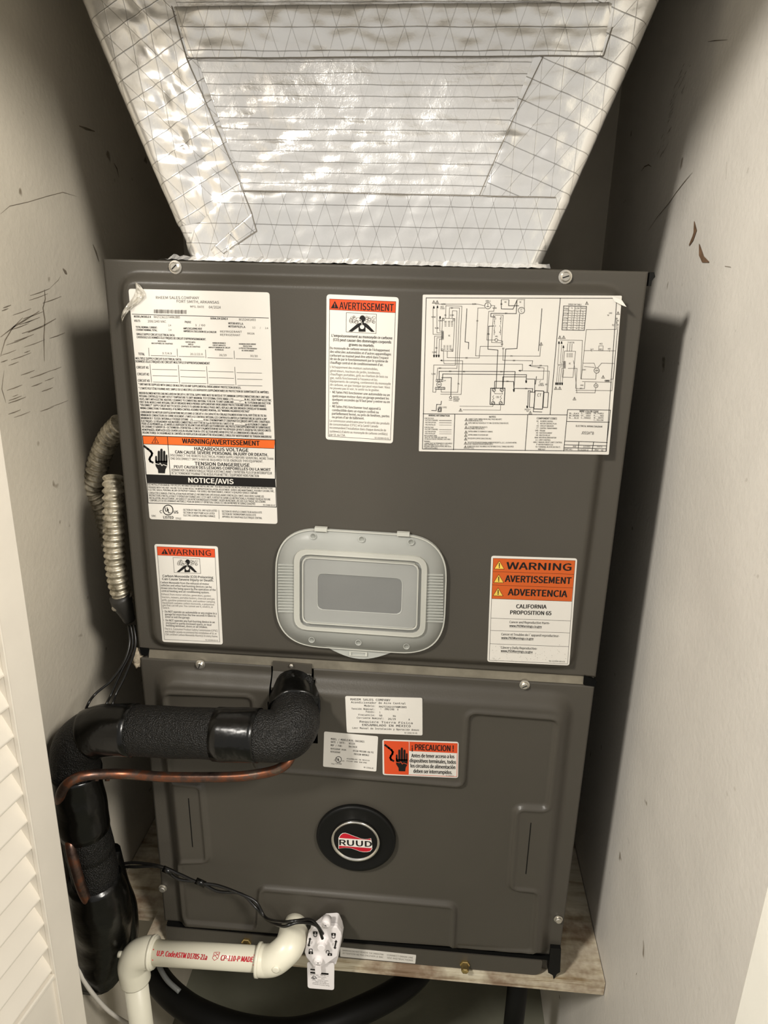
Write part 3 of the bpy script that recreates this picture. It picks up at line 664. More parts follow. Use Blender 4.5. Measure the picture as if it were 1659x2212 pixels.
A.TT([('SEE INSTALLATION MANUAL FOR SPECIFIC INFORMATION BEFORE INSTALLING UNIT. YOU MUST FOLLOW THE INSTALLATION AND OPERATING INSTRUCTIONS', 238, 551+oB, 1514, 592+oB, 19),
      ('PROVIDED WITH THIS UNIT. FAILURE TO DO SO MAY RESULT IN IMPROPER INSTALLATION, ADJUSTMENT, SERVICE AND MAINTENANCE, POSSIBLY CAUSING FIRE,', 242, 579+oB, 1528, 620+oB, 19),
      ('ELECTRIC SHOCK, PERSONAL INJURY OR PROPERTY DAMAGE. FOR SERVICE AND MAINTENANCE, CONSULT A QUALIFIED SERVICE COMPANY.', 244, 604+oB, 1362, 640+oB, 19),
      ("CONSULTER LE MANUEL D'INSTALLATION POUR OBTENIR LES INFORMATIONS SPÉCIFIQUES AVANT D'INSTALLER L'UNITÉ. VOUS DEVEZ SUIVRE LES", 247, 636+oB, 1424, 674+oB, 20),
      ("INSTRUCTIONS D'INSTALLATION ET D'OPÉRATION FOURNIES AVEC CETTE UNITÉ. À DÉFAUT DE SUIVRE LES INSTRUCTIONS, IL POURRAIT EN RÉSULTER UNE", 250, 662+oB, 1490, 704+oB, 20),
      ('INSTALLATION, UN AJUSTEMENT, UN SERVICE ET UN ENTRETIEN INADÉQUATS POUVANT CAUSER UN INCENDIE, UN CHOC ÉLECTRIQUE, DES LÉSIONS', 252, 688+oB, 1440, 728+oB, 20),
      ('CORPORELLES OU DES DOMMAGES MATÉRIELS. POUR UN SERVICE ET ENTRETIEN, CONSULTEZ UNE ENTREPRISE DE SERVICE QUALIFIÉE', 254, 713+oB, 1336, 750+oB, 20), ('92-23468-85-07', 1416, 760+oB, 1540, 765+oB, 16),
      ('SECTION OF FAN COIL UNIT ALSO LISTED', 598, 810+oB, 944, 820+oB, 19), ('SECTION OF HEAT PUMP ALSO LISTED', 600, 838+oB, 920, 848+oB, 19), ('ELECTRIC CENTRAL HEATING FURNACE', 602, 866+oB, 926, 876+oB, 19),
      ('SECTION DE VENTILO-CONVECTEUR AUSSI LISTE', 994, 825+oB, 1404, 838+oB, 19), ('SECTION DE THERMOPOMPE AUSSI LISTE', 997, 852+oB, 1344, 864+oB, 19), ('APPAREIL DE CHAUFFAGE ÉLECTRIQUE CENTRAL', 998, 880+oB, 1406, 895+oB, 19), ('SRC', 274, 872+oB, 322, 873+oB, 18)], bold=.008)
A.L([b(963, 812), b(966, 900)], 3); A.ul(443, 812+oB, 50); A.T('C', 360, 828+oB, 384, 829+oB, 28, bold=.02); A.T('US', 504, 832+oB, 548, 834+oB, 28, bold=.02); A.T('LISTED', 396, 886+oB, 500, 889+oB, 26, bold=.02); A.T('7F62', 520, 898+oB, 578, 900+oB, 18)
A.done()
# crumpled clear tape over its corner
bm = nb(); tp = [(297, 606), (312, 632), (283, 668), (266, 695), (265, 700), (272, 672), (284, 640), (289, 620)]
cen = at(288, 650, YU); rr = random.Random(2); ring_ = []
G = 14
grid = []
for i in range(G+1):
    row = []
    for j in range(7):
        t = i/G; u = j/6
        lx = 291+(266-291)*t + (8*math.sin(t*6)); wd = 22*math.sin(min(1, (1-t)*1.3)*PI/2)*(.4+.6*min(1, t*3+.2))
        p = at(lx+wd*(u), 608+88*t+8*u*(1-t), YU-.0008-rr.uniform(0, .0032)*(1 if 0 < j < 6 else .4)); row.append(bm.verts.new(p))
    grid.append(row)
for i in range(G):
    for j in range(6): bm.faces.new((grid[i][j], grid[i][j+1], grid[i+1][j+1], grid[i+1][j]))
link('clear_tape', bm, 'tapeclear', A.o, label='crumpled clear tape on the sticker corner')

# --- avertissement sticker
S = Sticker('warning_sticker', 'French carbon monoxide warning sticker, orange AVERTISSEMENT heading, upper door centre', [(98, 98), (1085, 140), (1003, 2135), (86, 2080)], YU, .0035, (690, 620, 6.32))
S.Q([(140, 162), (1044, 198), (1036, 350), (138, 308)], 'redorange', 1); S.P([(140, 162), (1044, 198), (970, 2088), (124, 2036)], 4); S.L([(138, 308), (1036, 350)], 3)
S.Q([(212, 190), (262, 293), (158, 288)], 'ink', 2); S.T('!', 206, 250, 216, 250, 50, mat='redorange', lev=3, bold=.02); S.T('AVERTISSEMENT', 274, 252, 1010, 282, 96, bold=.012)
S.P([(368, 348), (780, 370), (772, 634), (366, 612)], 4); S.co(588, 432, 1.0)
S.TT([("L'empoisonnement au monoxyde ce carbone", 168, 660, 994, 696, 36), ('(CO) peut causer des dommages corporels', 190, 716, 980, 752, 36), ('graves ou mortels.', 404, 783, 748, 800, 36)], bold=.012)
S.TT([("Du monoxyde de carbone venant de l'échappement", 146, 830, 960, 866, 32), ("des véhicules automobiles et d'autres appareillages", 146, 880, 978, 918, 32), ("carburant au mazout peut être attiré dans l'espace", 146, 930, 942, 966, 32), ('de vie de par le fonctionnement par le système de', 146, 978, 936, 1014, 32), ("chauffage central et de conditionnement d'air.", 146, 1028, 872, 1062, 32),
      ('• NE faites PAS fonctionner une automobile ou un', 146, 1430, 958, 1472, 32), ('quelconque moteur dans un garage pendant les', 176, 1484, 950, 1520, 32), ("quelques secondes qu'il faut pour y entrer ou en", 176, 1532, 960, 1568, 32), ('sortir.', 176, 1578, 266, 1582, 32),
      ('• NE faites PAS fonctionner tout appareil à', 144, 1624, 832, 1660, 32), ('combustible dans un espace confiné ou', 174, 1676, 808, 1708, 32), ('partiellement fermé, ou près de fenêtres, portes', 172, 1724, 954, 1762, 32), ("ou prises d'air de bâtiment.", 172, 1772, 612, 1792, 32)], bold=.01)
S.TT([("L'échappement des moteurs automobiles,", 148, 1088, 800, 1120, 30), ('générateurs, tracteurs de jardin, tondeuses,', 148, 1140, 830, 1172, 30), ('chauffages portables, grils au charbon de bois ou', 148, 1188, 932, 1224, 30), ("gaz, outils fonctionnant à l'essence et les", 148, 1236, 790, 1266, 30), ('équipements de camping, contiennent du monoxyde', 146, 1282, 972, 1320, 30), ('de carbone, un gaz toxique qui peut vous tuer. Vous', 146, 1330, 964, 1368, 30), ('ne pouvez pas le voir, le sentir ou le goûter.', 146, 1376, 820, 1408, 30),
      ('La commission américaine pour la sécurité des produits', 142, 1822, 956, 1862, 30), ('de consommation (CPSC) et la Santé Canada', 140, 1870, 800, 1900, 30), ("recommandent l'installation dans chaque domicile de", 140, 1916, 910, 1954, 30), ("système(s) d'alerte au monoxyde de carbone certifié(s)", 140, 1966, 928, 2006, 30), ('par UL ou CSA.', 136, 2012, 356, 2022, 30), ('92-102404-03-01', 754, 2056, 950, 2066, 22)], mat='ink_grey', bold=-.006)
S.done()
# --- small warning sticker
S = Sticker('warning_sticker', 'small English carbon monoxide warning sticker, orange WARNING heading, upper door lower left', [(124, 138), (1388, 186), (1488, 2138), (288, 2084)], YU, .003, (320, 1160, 9.217))
S.Q([(178, 186), (1328, 234), (1334, 404), (192, 358)], 'redorange', 1); S.P([(178, 186), (1328, 234), (1428, 2086), (328, 2034)], 5); S.L([(192, 358), (1334, 404)], 3)
S.Q([(332, 230), (402, 340), (266, 334)], 'ink', 2); S.T('!', 326, 296, 338, 296, 60, mat='redorange', lev=3, bold=.02); S.T('WARNING', 404, 288, 1256, 318, 108, bold=.01)
S.P([(500, 404), (1028, 428), (1050, 722), (524, 702)], 5); S.co(790, 492, 1.15)
S.TT([('Carbon Monoxide (CO) Poisoning', 294, 768, 1300, 800, 44), ('Can Cause Severe Injury or Death.', 286, 828, 1308, 862, 44)], bold=.012)
S.TT([('Carbon Monoxide from the exhaust of motor', 252, 898, 1216, 932, 38), ('vehicles and other fuel burning devices can be', 258, 954, 1270, 992, 38), ('drawn into the living space by the operation of the', 262, 1010, 1350, 1050, 38), ('central heating and air conditioning system.', 268, 1066, 1222, 1102, 38),
      ('• Do NOT operate an automobile or any engine in a', 298, 1476, 1366, 1518, 40), ('garage for more than the few seconds it takes to', 342, 1532, 1348, 1568, 38), ('enter or exit the garage.', 346, 1584, 838, 1602, 38),
      ('• Do NOT operate any fuel-burning device in an', 312, 1650, 1330, 1692, 40), ('enclosed or partly enclosed space, or near', 358, 1704, 1270, 1744, 38), ('building windows, doors or air intakes.', 362, 1756, 1186, 1790, 38)], bold=.01)
S.TT([('Exhaust from motor vehicles, generators, garden', 274, 1132, 1252, 1170, 36), ('tractors, mowers, portable heaters, charcoal and gas', 278, 1190, 1328, 1230, 36), ('grills, gasoline powered tools, and outdoor camping', 284, 1248, 1336, 1286, 36), ('equipment contains carbon monoxide, a poisonous', 288, 1302, 1320, 1340, 36), ('gas that can kill you. You cannot see it, smell it, or', 294, 1352, 1298, 1390, 36), ('taste it.', 298, 1402, 430, 1408, 36),
      ('The U.S. Consumer Product Safety Commission (CPSC)', 332, 1820, 1388, 1862, 38), ('and Health Canada recommend the installation of UL or', 340, 1876, 1370, 1918, 38), ('CSA certified Carbon Monoxide Alarm(s) in every home.', 344, 1930, 1394, 1974, 38), ('92-102404-02-01', 1144, 2044, 1398, 2056, 24)], mat='ink_grey', bold=-.006)
S.done()
# --- three language sticker
S = Sticker('warning_sticker', 'orange and white WARNING AVERTISSEMENT ADVERTENCIA sticker, upper door lower right', [(160, 78), (1560, 122), (1430, 1864), (94, 1802)], YU, .003, (1040, 1190, 7.541))
S.Q([(190, 116), (1526, 154), (1470, 818), (166, 774)], 'ochre', 1); S.P([(190, 116), (1526, 154), (1400, 1836), (126, 1776)], 4)
for a, c in (((184, 334), (1504, 378)), ((178, 552), (1486, 600)), ((166, 774), (1470, 820)), ((158, 1092), (1448, 1136)), ((150, 1292), (1434, 1332)), ((142, 1508), (1416, 1556))): S.L([a, c], 4)
for x, y in ((290, 226), (280, 448), (270, 664)):
    p = [(x, y-66), (x+80, y+66), (x-82, y+62)]; S.Q(p, 'yellow', 2); S.P(p, 5, lev=3); S.L([(x, y-26), (x, y+18)], 14, lev=4); S.C(x, y+38, 9, lev=4)
S.T('WARNING', 408, 236, 1456, 262, 112, bold=.045); S.T('AVERTISSEMENT', 384, 446, 1456, 482, 104, bold=.03); S.T('ADVERTENCIA', 432, 664, 1390, 698, 104, bold=.03)
S.TT([('CALIFORNIA', 566, 898, 1056, 906, 62), ('PROPOSITION 65', 468, 996, 1134, 1012, 62)], bold=.02)
for t_, x0, y0, x1, y1 in (('Cancer and Reproductive Harm-', 454, 1154, 1110, 1172), ('Cancer et Troubles de l´appareil reproducteur-', 322, 1352, 1266, 1382), ('Cáncer y Daño Reproductivo-', 314, 1568, 906, 1588)):
    S.T(t_, x0, y0, x1, y1, 36, bold=.01)
for x0, y0, x1, y1 in ((454, 1214, 980, 1230), (322, 1410, 846, 1426), (314, 1622, 832, 1642)):
    S.T('www.P65Warnings.ca.gov', x0, y0, x1, y1, 34, bold=.014); S.L([(x0, y0+28), (x1, y1+28)], 3)
S.T('92-22354-00-03', 1096, 1788, 1356, 1800, 22)
r2 = random.Random(9)
for k in range(90): x, y = r2.uniform(170, 1390), 1806-abs(r2.gauss(0, 150)); S.C(x, y, r2.uniform(2, 5), 'ink_mid', 2, n=5)
S.done()
# --- wiring diagram
S = Sticker('wiring_diagram_sticker', 'large wide white sticker with printed wiring diagram, upper door right', [(82, 58), (1600, 66), (1500, 1278), (52, 1252)], YU, .0012, (890, 620, 3.53))
def W(*pts, w=3): S.L(pts, w, 'ink_grey')
def B(*pts, w=4): S.L(pts, w)
S.P([(108, 82), (1560, 86), (1480, 1252), (80, 1234)], 4)
B((1130, 84), (1052, 972)); B((84, 966), (1182, 974)); B((326, 970), (316, 1240)); B((882, 974), (862, 1246)); B((1186, 934), (1156, 1250)); B((1186, 934), (1512, 938)); B((1512, 938), (1478, 1252)); B((1182, 1024), (1504, 1030)); B((1168, 1174), (1488, 1184)); B((1160, 1202), (1484, 1210)); B((1158, 1224), (1480, 1232)); B((1272, 1178), (1266, 1230)); B((1384, 1180), (1372, 1250))
# blower control and its leads
S.P([(232, 236), (326, 240), (312, 490), (222, 486)], 3, 'ink_grey')
for x, y in ((238, 248), (318, 250), (230, 478), (306, 480)): S.C(x, y, 7, 'ink_grey', w=2.5)
for x in (255, 282, 305): S.T('BLWR', x-8, 262, x+8, 262, 10); [W((x-6, 266+k*8), (x+6, 266+k*8), w=2.5) for k in range(5)]
for x in (247, 270, 292): [W((x-6, 445+k*8), (x+6, 445+k*8), w=2.5) for k in range(5)]
for k in range(7): S.C(234, 340+k*9, 6, 'ink', w=2.5, n=10)
S.T('BC', 278, 370, 292, 370, 12)
W((178, 130), (500, 130), (552, 142)); W((160, 160), (160, 360), (222, 360)); W((190, 160), (190, 348), (226, 348)); W((212, 240), (212, 336), (226, 336))
W((255, 236), (258, 142), (380, 146), (348, 802), (222, 800), (222, 780)); W((282, 238), (286, 158), (362, 160), (342, 620), (195, 618), (188, 700)); W((305, 238), (308, 180), (342, 182), (330, 596), (166, 594), (158, 800), (180, 802), (182, 780))
for k, x in enumerate((168, 186, 204)): W((226, 374+k*12), (x+4, 374+k*12), (x, 515))
for x, y in ((166, 155), (194, 152), (214, 232), (1120, 424), (1140, 424), (1154, 456)): S.Q([(x-7, y+9), (x-4, y-10), (x+4, y-10), (x+7, y+9)])
for x, y in ((168, 526), (186, 526), (204, 526), (870, 722), (776, 788), (878, 914), (1098, 738), (1112, 738), (1128, 738), (1144, 738)): S.Q([(x-7, y-10), (x-5, y+9), (x+5, y+9), (x+7, y-10)])
for x, y in ((222, 560), (898, 598), (818, 638)): S.Q([(x-10, y), (x+8, y-8), (x+10, y+7)])
for x, y in ((166, 113), (192, 113), (984, 432), (370, 936), (902, 956), (1332, 122), (1570, 198), (1126, 382), (1156, 382), (1096, 770), (1126, 770), (1238, 850), (1456, 684)): S.tri(x, y, 22, 'ink_grey', None, 2.5)
# motor, relay, breaker, transformer
S.C(578, 142, 24, 'ink_grey', w=3.5); B((578, 125), (578, 148), w=3); B((568, 150), (588, 150), w=3); S.T('MRLC', 562, 106, 600, 107, 12)
W((602, 140), (630, 142), (622, 184), (584, 186), (570, 404), (632, 404)); W((556, 160), (502, 160), (484, 524), (974, 526), (982, 440)); S.T('PR', 490, 258, 505, 258, 10); S.T('PR', 750, 526, 765, 526, 10)
S.P([(620, 212), (694, 214), (682, 424), (606, 422)], 3, 'ink_grey')
for i, (x, y) in enumerate(((634, 240), (668, 240), (630, 296), (666, 296), (626, 344), (664, 344))): S.T(str((i % 7)+1), x, y, x+8, y, 11)
for x in (630, 678): W((x, 225), (x-2, 285), w=2.5); W((x-2, 305), (x-4, 365), w=2.5); S.C(x, 226, 3); S.C(x-2, 262, 3); S.C(x-3, 330, 3)
S.C(642, 404, 11, 'ink_grey', w=3); S.T('HR1', 634, 376, 654, 376, 11)
B((634, 228), (600, 226), (602, 200), (794, 202), (800, 98)); B((626, 296), (584, 298), (578, 474), (654, 480), (640, 770)); B((820, 206), (800, 468), (714, 472), (692, 770)); W((654, 404), (690, 412), (686, 452), (520, 452), (512, 540), (268, 538), (268, 490))
B((680, 98), (680, 166), (770, 168), (800, 100)); B((738, 98), (736, 142), (812, 142)); S.T('HE', 704, 114, 720, 114, 11); S.T('HE', 818, 114, 832, 114, 11); S.C(834, 178, 24, 'ink_grey', w=3.5); S.T('LC', 826, 168, 842, 168, 12); W((856, 100), (856, 170)); W((828, 180), (838, 190), w=3)
for x in range(682, 738, 8): W((x, 98), (x+5, 92), w=2)
for x in range(800, 858, 8): W((x, 98), (x+5, 92), w=2)
B((418, 165), (404, 418), (432, 422), (430, 472)); B((990, 165), (964, 486))
S.P([(600, 770), (708, 770), (702, 896), (594, 894)], 5)
for x, y in ((624, 784), (684, 784), (618, 884), (676, 884)): S.C(x, y, 12, w=3.5); B((x-6, y+5), (x+6, y-5), w=3)
S.T('CB1', 640, 838, 664, 838, 13); W((624, 796), (632, 812), (690, 814), (686, 798)); W((622, 826), (614, 838), (624, 846), (614, 858), (620, 870), w=2.5); W((680, 826), (672, 838), (682, 846), (672, 858), (678, 870), w=2.5)
B((628, 772), (630, 718), (774, 720), (776, 780)); B((206, 700), (206, 642), (786, 644), (776, 780)); B((232, 700), (234, 662), (872, 668), (870, 712)); B((690, 772), (692, 684), (872, 684)); B((872, 700), (936, 702), (934, 800)); B((226, 690), (300, 690), (296, 830))
W((240, 490), (240, 560), (244, 584), (842, 588), (842, 632), (826, 638)); W((222, 560), (386, 562), (374, 818), (218, 816)); W((694, 470), (692, 558), (920, 562), (914, 590)); W((908, 598), (1034, 600), (1028, 800)); W((908, 604), (1006, 616), (1000, 704), (950, 704)); W((826, 638), (1046, 640), (1034, 800))
B((776, 798), (778, 772), (920, 774), (916, 800)); B((882, 900), (886, 790), (906, 792), (906, 800)); B((948, 682), (940, 740)); W((980, 712), (970, 726), w=2.5)
S.P([(898, 800), (936, 802), (930, 918), (894, 916)], 4); S.P([(938, 790), (1004, 793), (994, 930), (928, 928)], 5); S.P([(1006, 802), (1040, 804), (1032, 918), (998, 916)], 4); S.T('CT', 954, 822, 984, 823, 24)
S.T('GND', 972, 736, 1000, 736, 12); S.T('SCREW', 962, 748, 1004, 749, 11); S.T('208 VOLT', 856, 932, 904, 933, 11); S.T('TAP', 870, 945, 890, 945, 11); B((926, 928), (924, 950), (990, 952))
for x in range(184, 236, 13): S.P([(x, 704), (x+12, 704), (x+12, 720), (x, 720)], 3)
for x in range(178, 240, 12): S.P([(x, 764), (x+12, 764), (x+12, 780), (x, 780)], 3)
S.T('P', 248, 714, 256, 714, 12); S.T('C', 246, 772, 254, 772, 12); S.C(206, 742, 18, 'ink_grey', w=3); S.T('IBM', 196, 742, 216, 742, 11)
S.C(294, 842, 9, w=3); W((282, 862), (306, 862)); S.T('MOTOR', 314, 838, 354, 839, 12); S.T('GROUND', 314, 852, 362, 853, 12); S.T('SCREW', 314, 866, 354, 867, 12)
B((224, 870), (220, 896), (188, 894), (184, 942), (150, 940)); S.T('GRD. LUGS', 202, 914, 264, 916, 12); S.P([(200, 922), (224, 922), (222, 950), (198, 950)], 4); S.C(211, 936, 8, w=3)
W((364, 908), (616, 910), (618, 894), w=2.5); W((388, 936), (674, 938), (676, 894), w=2.5)
for t_, x, y in (('W/BK', 224, 130), ('W/BK', 458, 129), ('W/BK', 614, 160), ('NOT', 218, 150), ('USED', 216, 163), ('BR', 296, 160), ('BL', 248, 214), ('G/BK', 288, 214), ('W/BK', 148, 228), ('Y/BL', 200, 256), ('W/BL', 174, 312), ('BR', 178, 464), ('G/BK', 154, 496), ('BR', 408, 540), ('BR', 206, 618), ('BK', 284, 642), ('BK', 390, 644), ('BK', 674, 645), ('BK', 720, 718), ('BK', 862, 773), ('G/BK', 148, 662), ('BL', 348, 736), ('BR', 770, 560), ('BR', 972, 598), ('BR', 960, 614), ('BR', 688, 468), ('BK', 710, 200), ('BK', 576, 358), ('BK', 674, 130), ('BR', 678, 436), ('BR', 1016, 742)):
    S.T(t_, x, y, x+len(t_)*8, y, 11)
# right hand ladder diagram
S.T('SPEED TAP TABLE', 1190, 132, 1290, 134, 12)
S.P([(1156, 144), (1330, 148), (1312, 330), (1142, 326)], 4)
for k, y in enumerate((180, 216, 252, 290)): W((1154-k*3, y), (1326-k*4, y+3))
for k, y in enumerate((198, 234, 270, 308)): W((1190, y), (1324-k*4, y+3), w=2)
for x in (1192, 1238, 1282): W((x+4, 146), (x-12, 328))
for k, t_ in enumerate(('TONS', '2TON', '3TON', '4TON', '5TON')): S.T(t_, 1158-k*3, 165+k*36, 1192-k*3, 166+k*36, 14)
S.T('Y1', 1210, 160, 1224, 160, 11); S.T('LOW', 1246, 162, 1276, 162, 12); S.T('HIGH', 1288, 162, 1322, 162, 12)
for k in range(8):
    for x in (1212, 1254, 1296): S.T('T%d' % (k % 4+1), x-k, 190+k*18, x+12-k, 190+k*18, 9)
W((1128, 404), (1298, 406), (1286, 700), (1400, 702)); S.T('TO MOTOR', 1184, 422, 1236, 423, 11)
S.P([(1162, 488), (1246, 490), (1226, 688), (1146, 686)], 3, 'ink_grey')
for x in (1186, 1204, 1220): W((x, 432), (x-4, 490)); [W((x-8, 505+k*7), (x+4, 505+k*7), w=2) for k in range(5)]
for k in range(6): S.C(1164, 570+k*9, 5, 'ink', w=2.5, n=8)
for k, x in enumerate((1100, 1114, 1128, 1144)): W((1158, 596+k*12), (x+12, 596+k*12), (x, 730), w=2.5)
for k, x in enumerate((1120, 1140, 1154)): W((x, 432+k*10), (x-10, 590-k*10), (1160, 590-k*10), w=2.5)
S.T('BC', 1196, 582, 1210, 582, 11)
W((1556, 322), (1328, 324), (1296, 640), (1290, 700)); W((1568, 300), (1534, 700), (1510, 702)); W((1556, 240), (1556, 322)); W((1566, 322), (1524, 790), (1246, 786)); S.T('GND', 1500, 198, 1524, 198, 11); W((1488, 212), (1500, 212)); W((1492, 218), (1498, 218))
for k in range(4): S.C(1560+(k % 2)*8, 240+k*16, 5, 'ink_grey', w=2.5, n=8)
S.T('FIELD', 1524, 290, 1540, 290, 14)
W((1312, 484), (1362, 484)); W((1380, 484), (1494, 486)); W((1514, 486), (1548, 486)); S.P([(1424, 448), (1456, 448), (1454, 484), (1422, 484)], 2.5, 'ink_grey'); S.T('HE2', 1428, 432, 1452, 432, 11); S.T('HE1', 1426, 474, 1450, 474, 11); S.T('LC1', 1360, 472, 1382, 472, 11); S.C(1368, 484, 5, 'ink_grey', w=2); S.C(1504, 486, 5, 'ink_grey', w=2); S.T('HR1', 1492, 470, 1514, 470, 11)
W((1302, 580), (1388, 580), (1400, 616)); W((1414, 616), (1444, 580), (1538, 582)); S.C(1407, 636, 20, 'ink_grey', w=3.5); S.T('IBM', 1396, 636, 1418, 636, 13); W((1404, 656), (1400, 700)); W((1312, 606), (1390, 612)); S.T('GND', 1298, 630, 1324, 630, 11)
W((1298, 720), (1520, 726)); S.C(1402, 752, 15, 'ink_grey', w=3); S.T('HR', 1394, 752, 1410, 752, 11); W((1402, 728), (1402, 738)); W((1400, 768), (1394, 806), (1250, 804)); S.T('GND', 1282, 748, 1306, 748, 11); W((1318, 726), (1314, 774), (1250, 772)); S.T('BR', 1280, 772, 1296, 772, 10); W((1190, 620), (1258, 620), (1246, 772)); W((1230, 560), (1240, 620), (1256, 806))
for k in range(5): S.C(1474+k*7, 714, 6, 'ink_grey', w=2.2, n=8)
# text blocks
S.T('WIRING INFORMATION', 126, 978, 286, 981, 13, bold=.012); S.T('NOTES', 588, 989, 638, 989, 13, bold=.015); S.T('COMPONENT CODES', 950, 1000, 1104, 1002, 14, bold=.012); S.T('WIRE COLOR CODE', 1276, 946, 1420, 950, 15, bold=.012)
for t_, x, y, x1 in (('LINE VOLTAGE', 96, 999, 166), ('-FACTORY STANDARD', 98, 1014, 196), ('-FACTORY OPTION', 98, 1031, 182), ('-FIELD INSTALLED', 98, 1048, 178), ('LOW VOLTAGE', 96, 1068, 164), ('-FACTORY STANDARD', 96, 1083, 196), ('-FACTORY OPTION', 96, 1100, 180), ('-FIELD INSTALLED', 96, 1115, 176), ('REPLACEMENT WIRE', 94, 1132, 190), ('-MUST BE THE SAME SIZE AND TYPE', 94, 1145, 266), ('OF INSULATION AS ORIGINAL (105C MIN.)', 94, 1158, 294), ('WARNING:', 92, 1175, 138), ('-CABINET MUST BE PERMANENTLY GROUNDED', 92, 1190, 306), ('AND CONFORM TO I.E.C., N.E.C., C.E.C.,', 92, 1201, 280), ('NATIONAL WIRING REGULATIONS, AND LOCAL', 92, 1213, 300), ('CODES AS APPLICABLE.', 92, 1225, 196)): S.T(t_, x, y, x1, y+2, 10, bold=.004)
for y, k in ((1017, 4), (1034, 3), (1051, 2), (1086, 3), (1103, 2), (1118, 2)): W((208, y), (300, y+1), w=k)
for k, (t1, t2, x1) in enumerate((('CONNECT SUPPLY WIRING FOR VOLTAGE, PHASE AND HERTZ', 'SHOWN ON RATING PLATE.', 684), ('SUPPLY WIRE MUST BE RATED AT 75°C MIN. SEE INSTRUCTIONS FOR SIZE.', '', 736), ('CT FACTORY WIRED FOR 240 VOLTS.', 'FIELD WIRE FOR 208 VOLTS.', 576), ('CONTROL WIRING TO THERMOSTAT SUBBASE.', '', 616), ('CONTROL WIRING TO OUTDOOR UNIT.', '', 582), ('FOR USE WITH COPPER CONDUCTORS ONLY.', '', 606), ('THE DOTTED PER INDOOR DRAWING NUMBER REPRESENTS A, J,B, C, JX, XD DATA MATRIX.', 'DO NOT TRANSFER FOR DATA MATRIX SPECS.', 798), ('BLOWER SPEED SELECT ON, WIRING IS FACTORY WIRED TO FULL TONNAGE HIGH SPEED', '(SETTLE).', 774))):
    y = (1010, 1040, 1070, 1104, 1130, 1157, 1188, 1218)[k]; S.tri(414-k, y, 20, 'ink_grey', None, 2.5); S.T(t1, 428-k, y-4, x1, y-2, 11, bold=.004)
    if t2: S.T(t2, 428-k, y+8, 428+len(t2)*5, y+9, 11, bold=.004)
for k, (a, t_) in enumerate((('BC', 'BLOWER CONTROL'), ('C', 'MOTOR CONTROL PLUG'), ('CB', 'CIRCUIT BREAKER'), ('CT', 'CONTROL TRANSFORMER'), ('GND', 'GROUND'), ('HE', 'HEATER ELEMENT'), ('HR', 'HEATER RELAY'), ('IBM', 'INDOOR BLOWER MOTOR'), ('LC', 'LIMIT CONTROL'), ('MRLC', 'MANUAL RESET LIMIT CONTROL'), ('P', 'MOTOR POWER PLUG'), ('TB', 'TERMINAL BLOCK (HI VOLT)'), ('', 'WIRE NUT'))):
    y = 1022+k*17.8
    if a: S.T(a, 966-k-len(a)*8, y, 966-k, y, 11, bold=.006)
    S.T(t_, 978-k*1.5, y, 978-k*1.5+len(t_)*6.9, y+2, 11, bold=.006)
for x, l in ((1198, ('BK.....BLACK', 'BR...BROWN', 'BL......BLUE')), (1288, ('G.......GREEN', 'GY.....GRAY', 'O....ORANGE')), (1386, ('PR....PURPLE', 'R..........RED', 'W......WHITE', 'Y....YELLOW'))):
    for k, t_ in enumerate(l): S.T(t_, x-k, 962+k*17, x+74-k, 964+k*17, 11, bold=.004)
S.T('ELECTRICAL WIRING DIAGRAM', 1248, 1058, 1448, 1064, 13, bold=.01); S.T("J05SH*B", 1288, 1110, 1384, 1114, 22)
S.T('MAB', 1226, 1214, 1250, 1215, 12); S.T('11/2/2021', 1304, 1216, 1358, 1217, 12); S.T('102132', 1408, 1214, 1450, 1215, 12); S.T('PART NO.:', 1162, 1236, 1224, 1237, 12); S.T('90-102268-12', 1262, 1240, 1344, 1241, 12); S.T('REV', 1392, 1241, 1420, 1242, 12); S.T('02', 1442, 1243, 1456, 1243, 12)
S.done()
bm = nb()
fl = [at(*S.px(*q), YU-.0008-dy) for q, dy in (((1520, 66), .0), ((1600, 100), .003), ((1636, 152), .0045), ((1604, 140), .0035), ((1545, 110), .001))]
vs = [bm.verts.new(p) for p in fl]; bm.faces.new(vs); link('folded_corner', bm, 'paper', S.o)

# --- lower door stickers
S = Sticker('data_sticker', 'white Spanish data sticker with typed lines, uppermost on the lower door', [(330, 68), (1168, 88), (1170, 494), (348, 462)], YL, .002, (680, 1490, 5.027))
S.TT([('RHEEM SALES COMPANY', 388, 100, 822, 110, 22), ('Acondicionador de Aire Central', 394, 132, 986, 146, 20), ('Modelo:', 538, 170, 652, 173, 20), ('RH2TZ3621STANMJB05', 700, 180, 996, 186, 19), ('Tensión Nominal:', 398, 202, 652, 208, 19), ('~  208/240  V', 712, 204, 908, 212, 19), ('Fases:', 556, 234, 652, 237, 19), ('1', 704, 242, 712, 242, 18), ('Frecuencia:', 476, 268, 652, 272, 19), ('60', 702, 276, 732, 277, 19), ('Hz', 850, 281, 880, 282, 19), ('Corriente Nominal:', 458, 300, 748, 308, 19), ('26/29', 796, 313, 878, 315, 19), ('A', 1018, 320, 1032, 320, 19),
      ('Requiere Tierra Física', 488, 342, 1062, 358, 22), ('ENSAMBLADO EN MÉXICO', 516, 378, 1040, 392, 22), ('Leer Manual de Instalación y Operación Anexo', 410, 410, 1130, 434, 19), ('92-22352-03-01', 974, 464, 1112, 468, 15)], mat='ink', bold=.004, font='mono')
S.done()
S = Sticker('data_sticker', 'small white data sticker with certification mark, left of the orange PRECAUCION sticker', [(102, 452), (688, 506), (668, 886), (90, 832)], YL, .002, (680, 1490, 5.027))
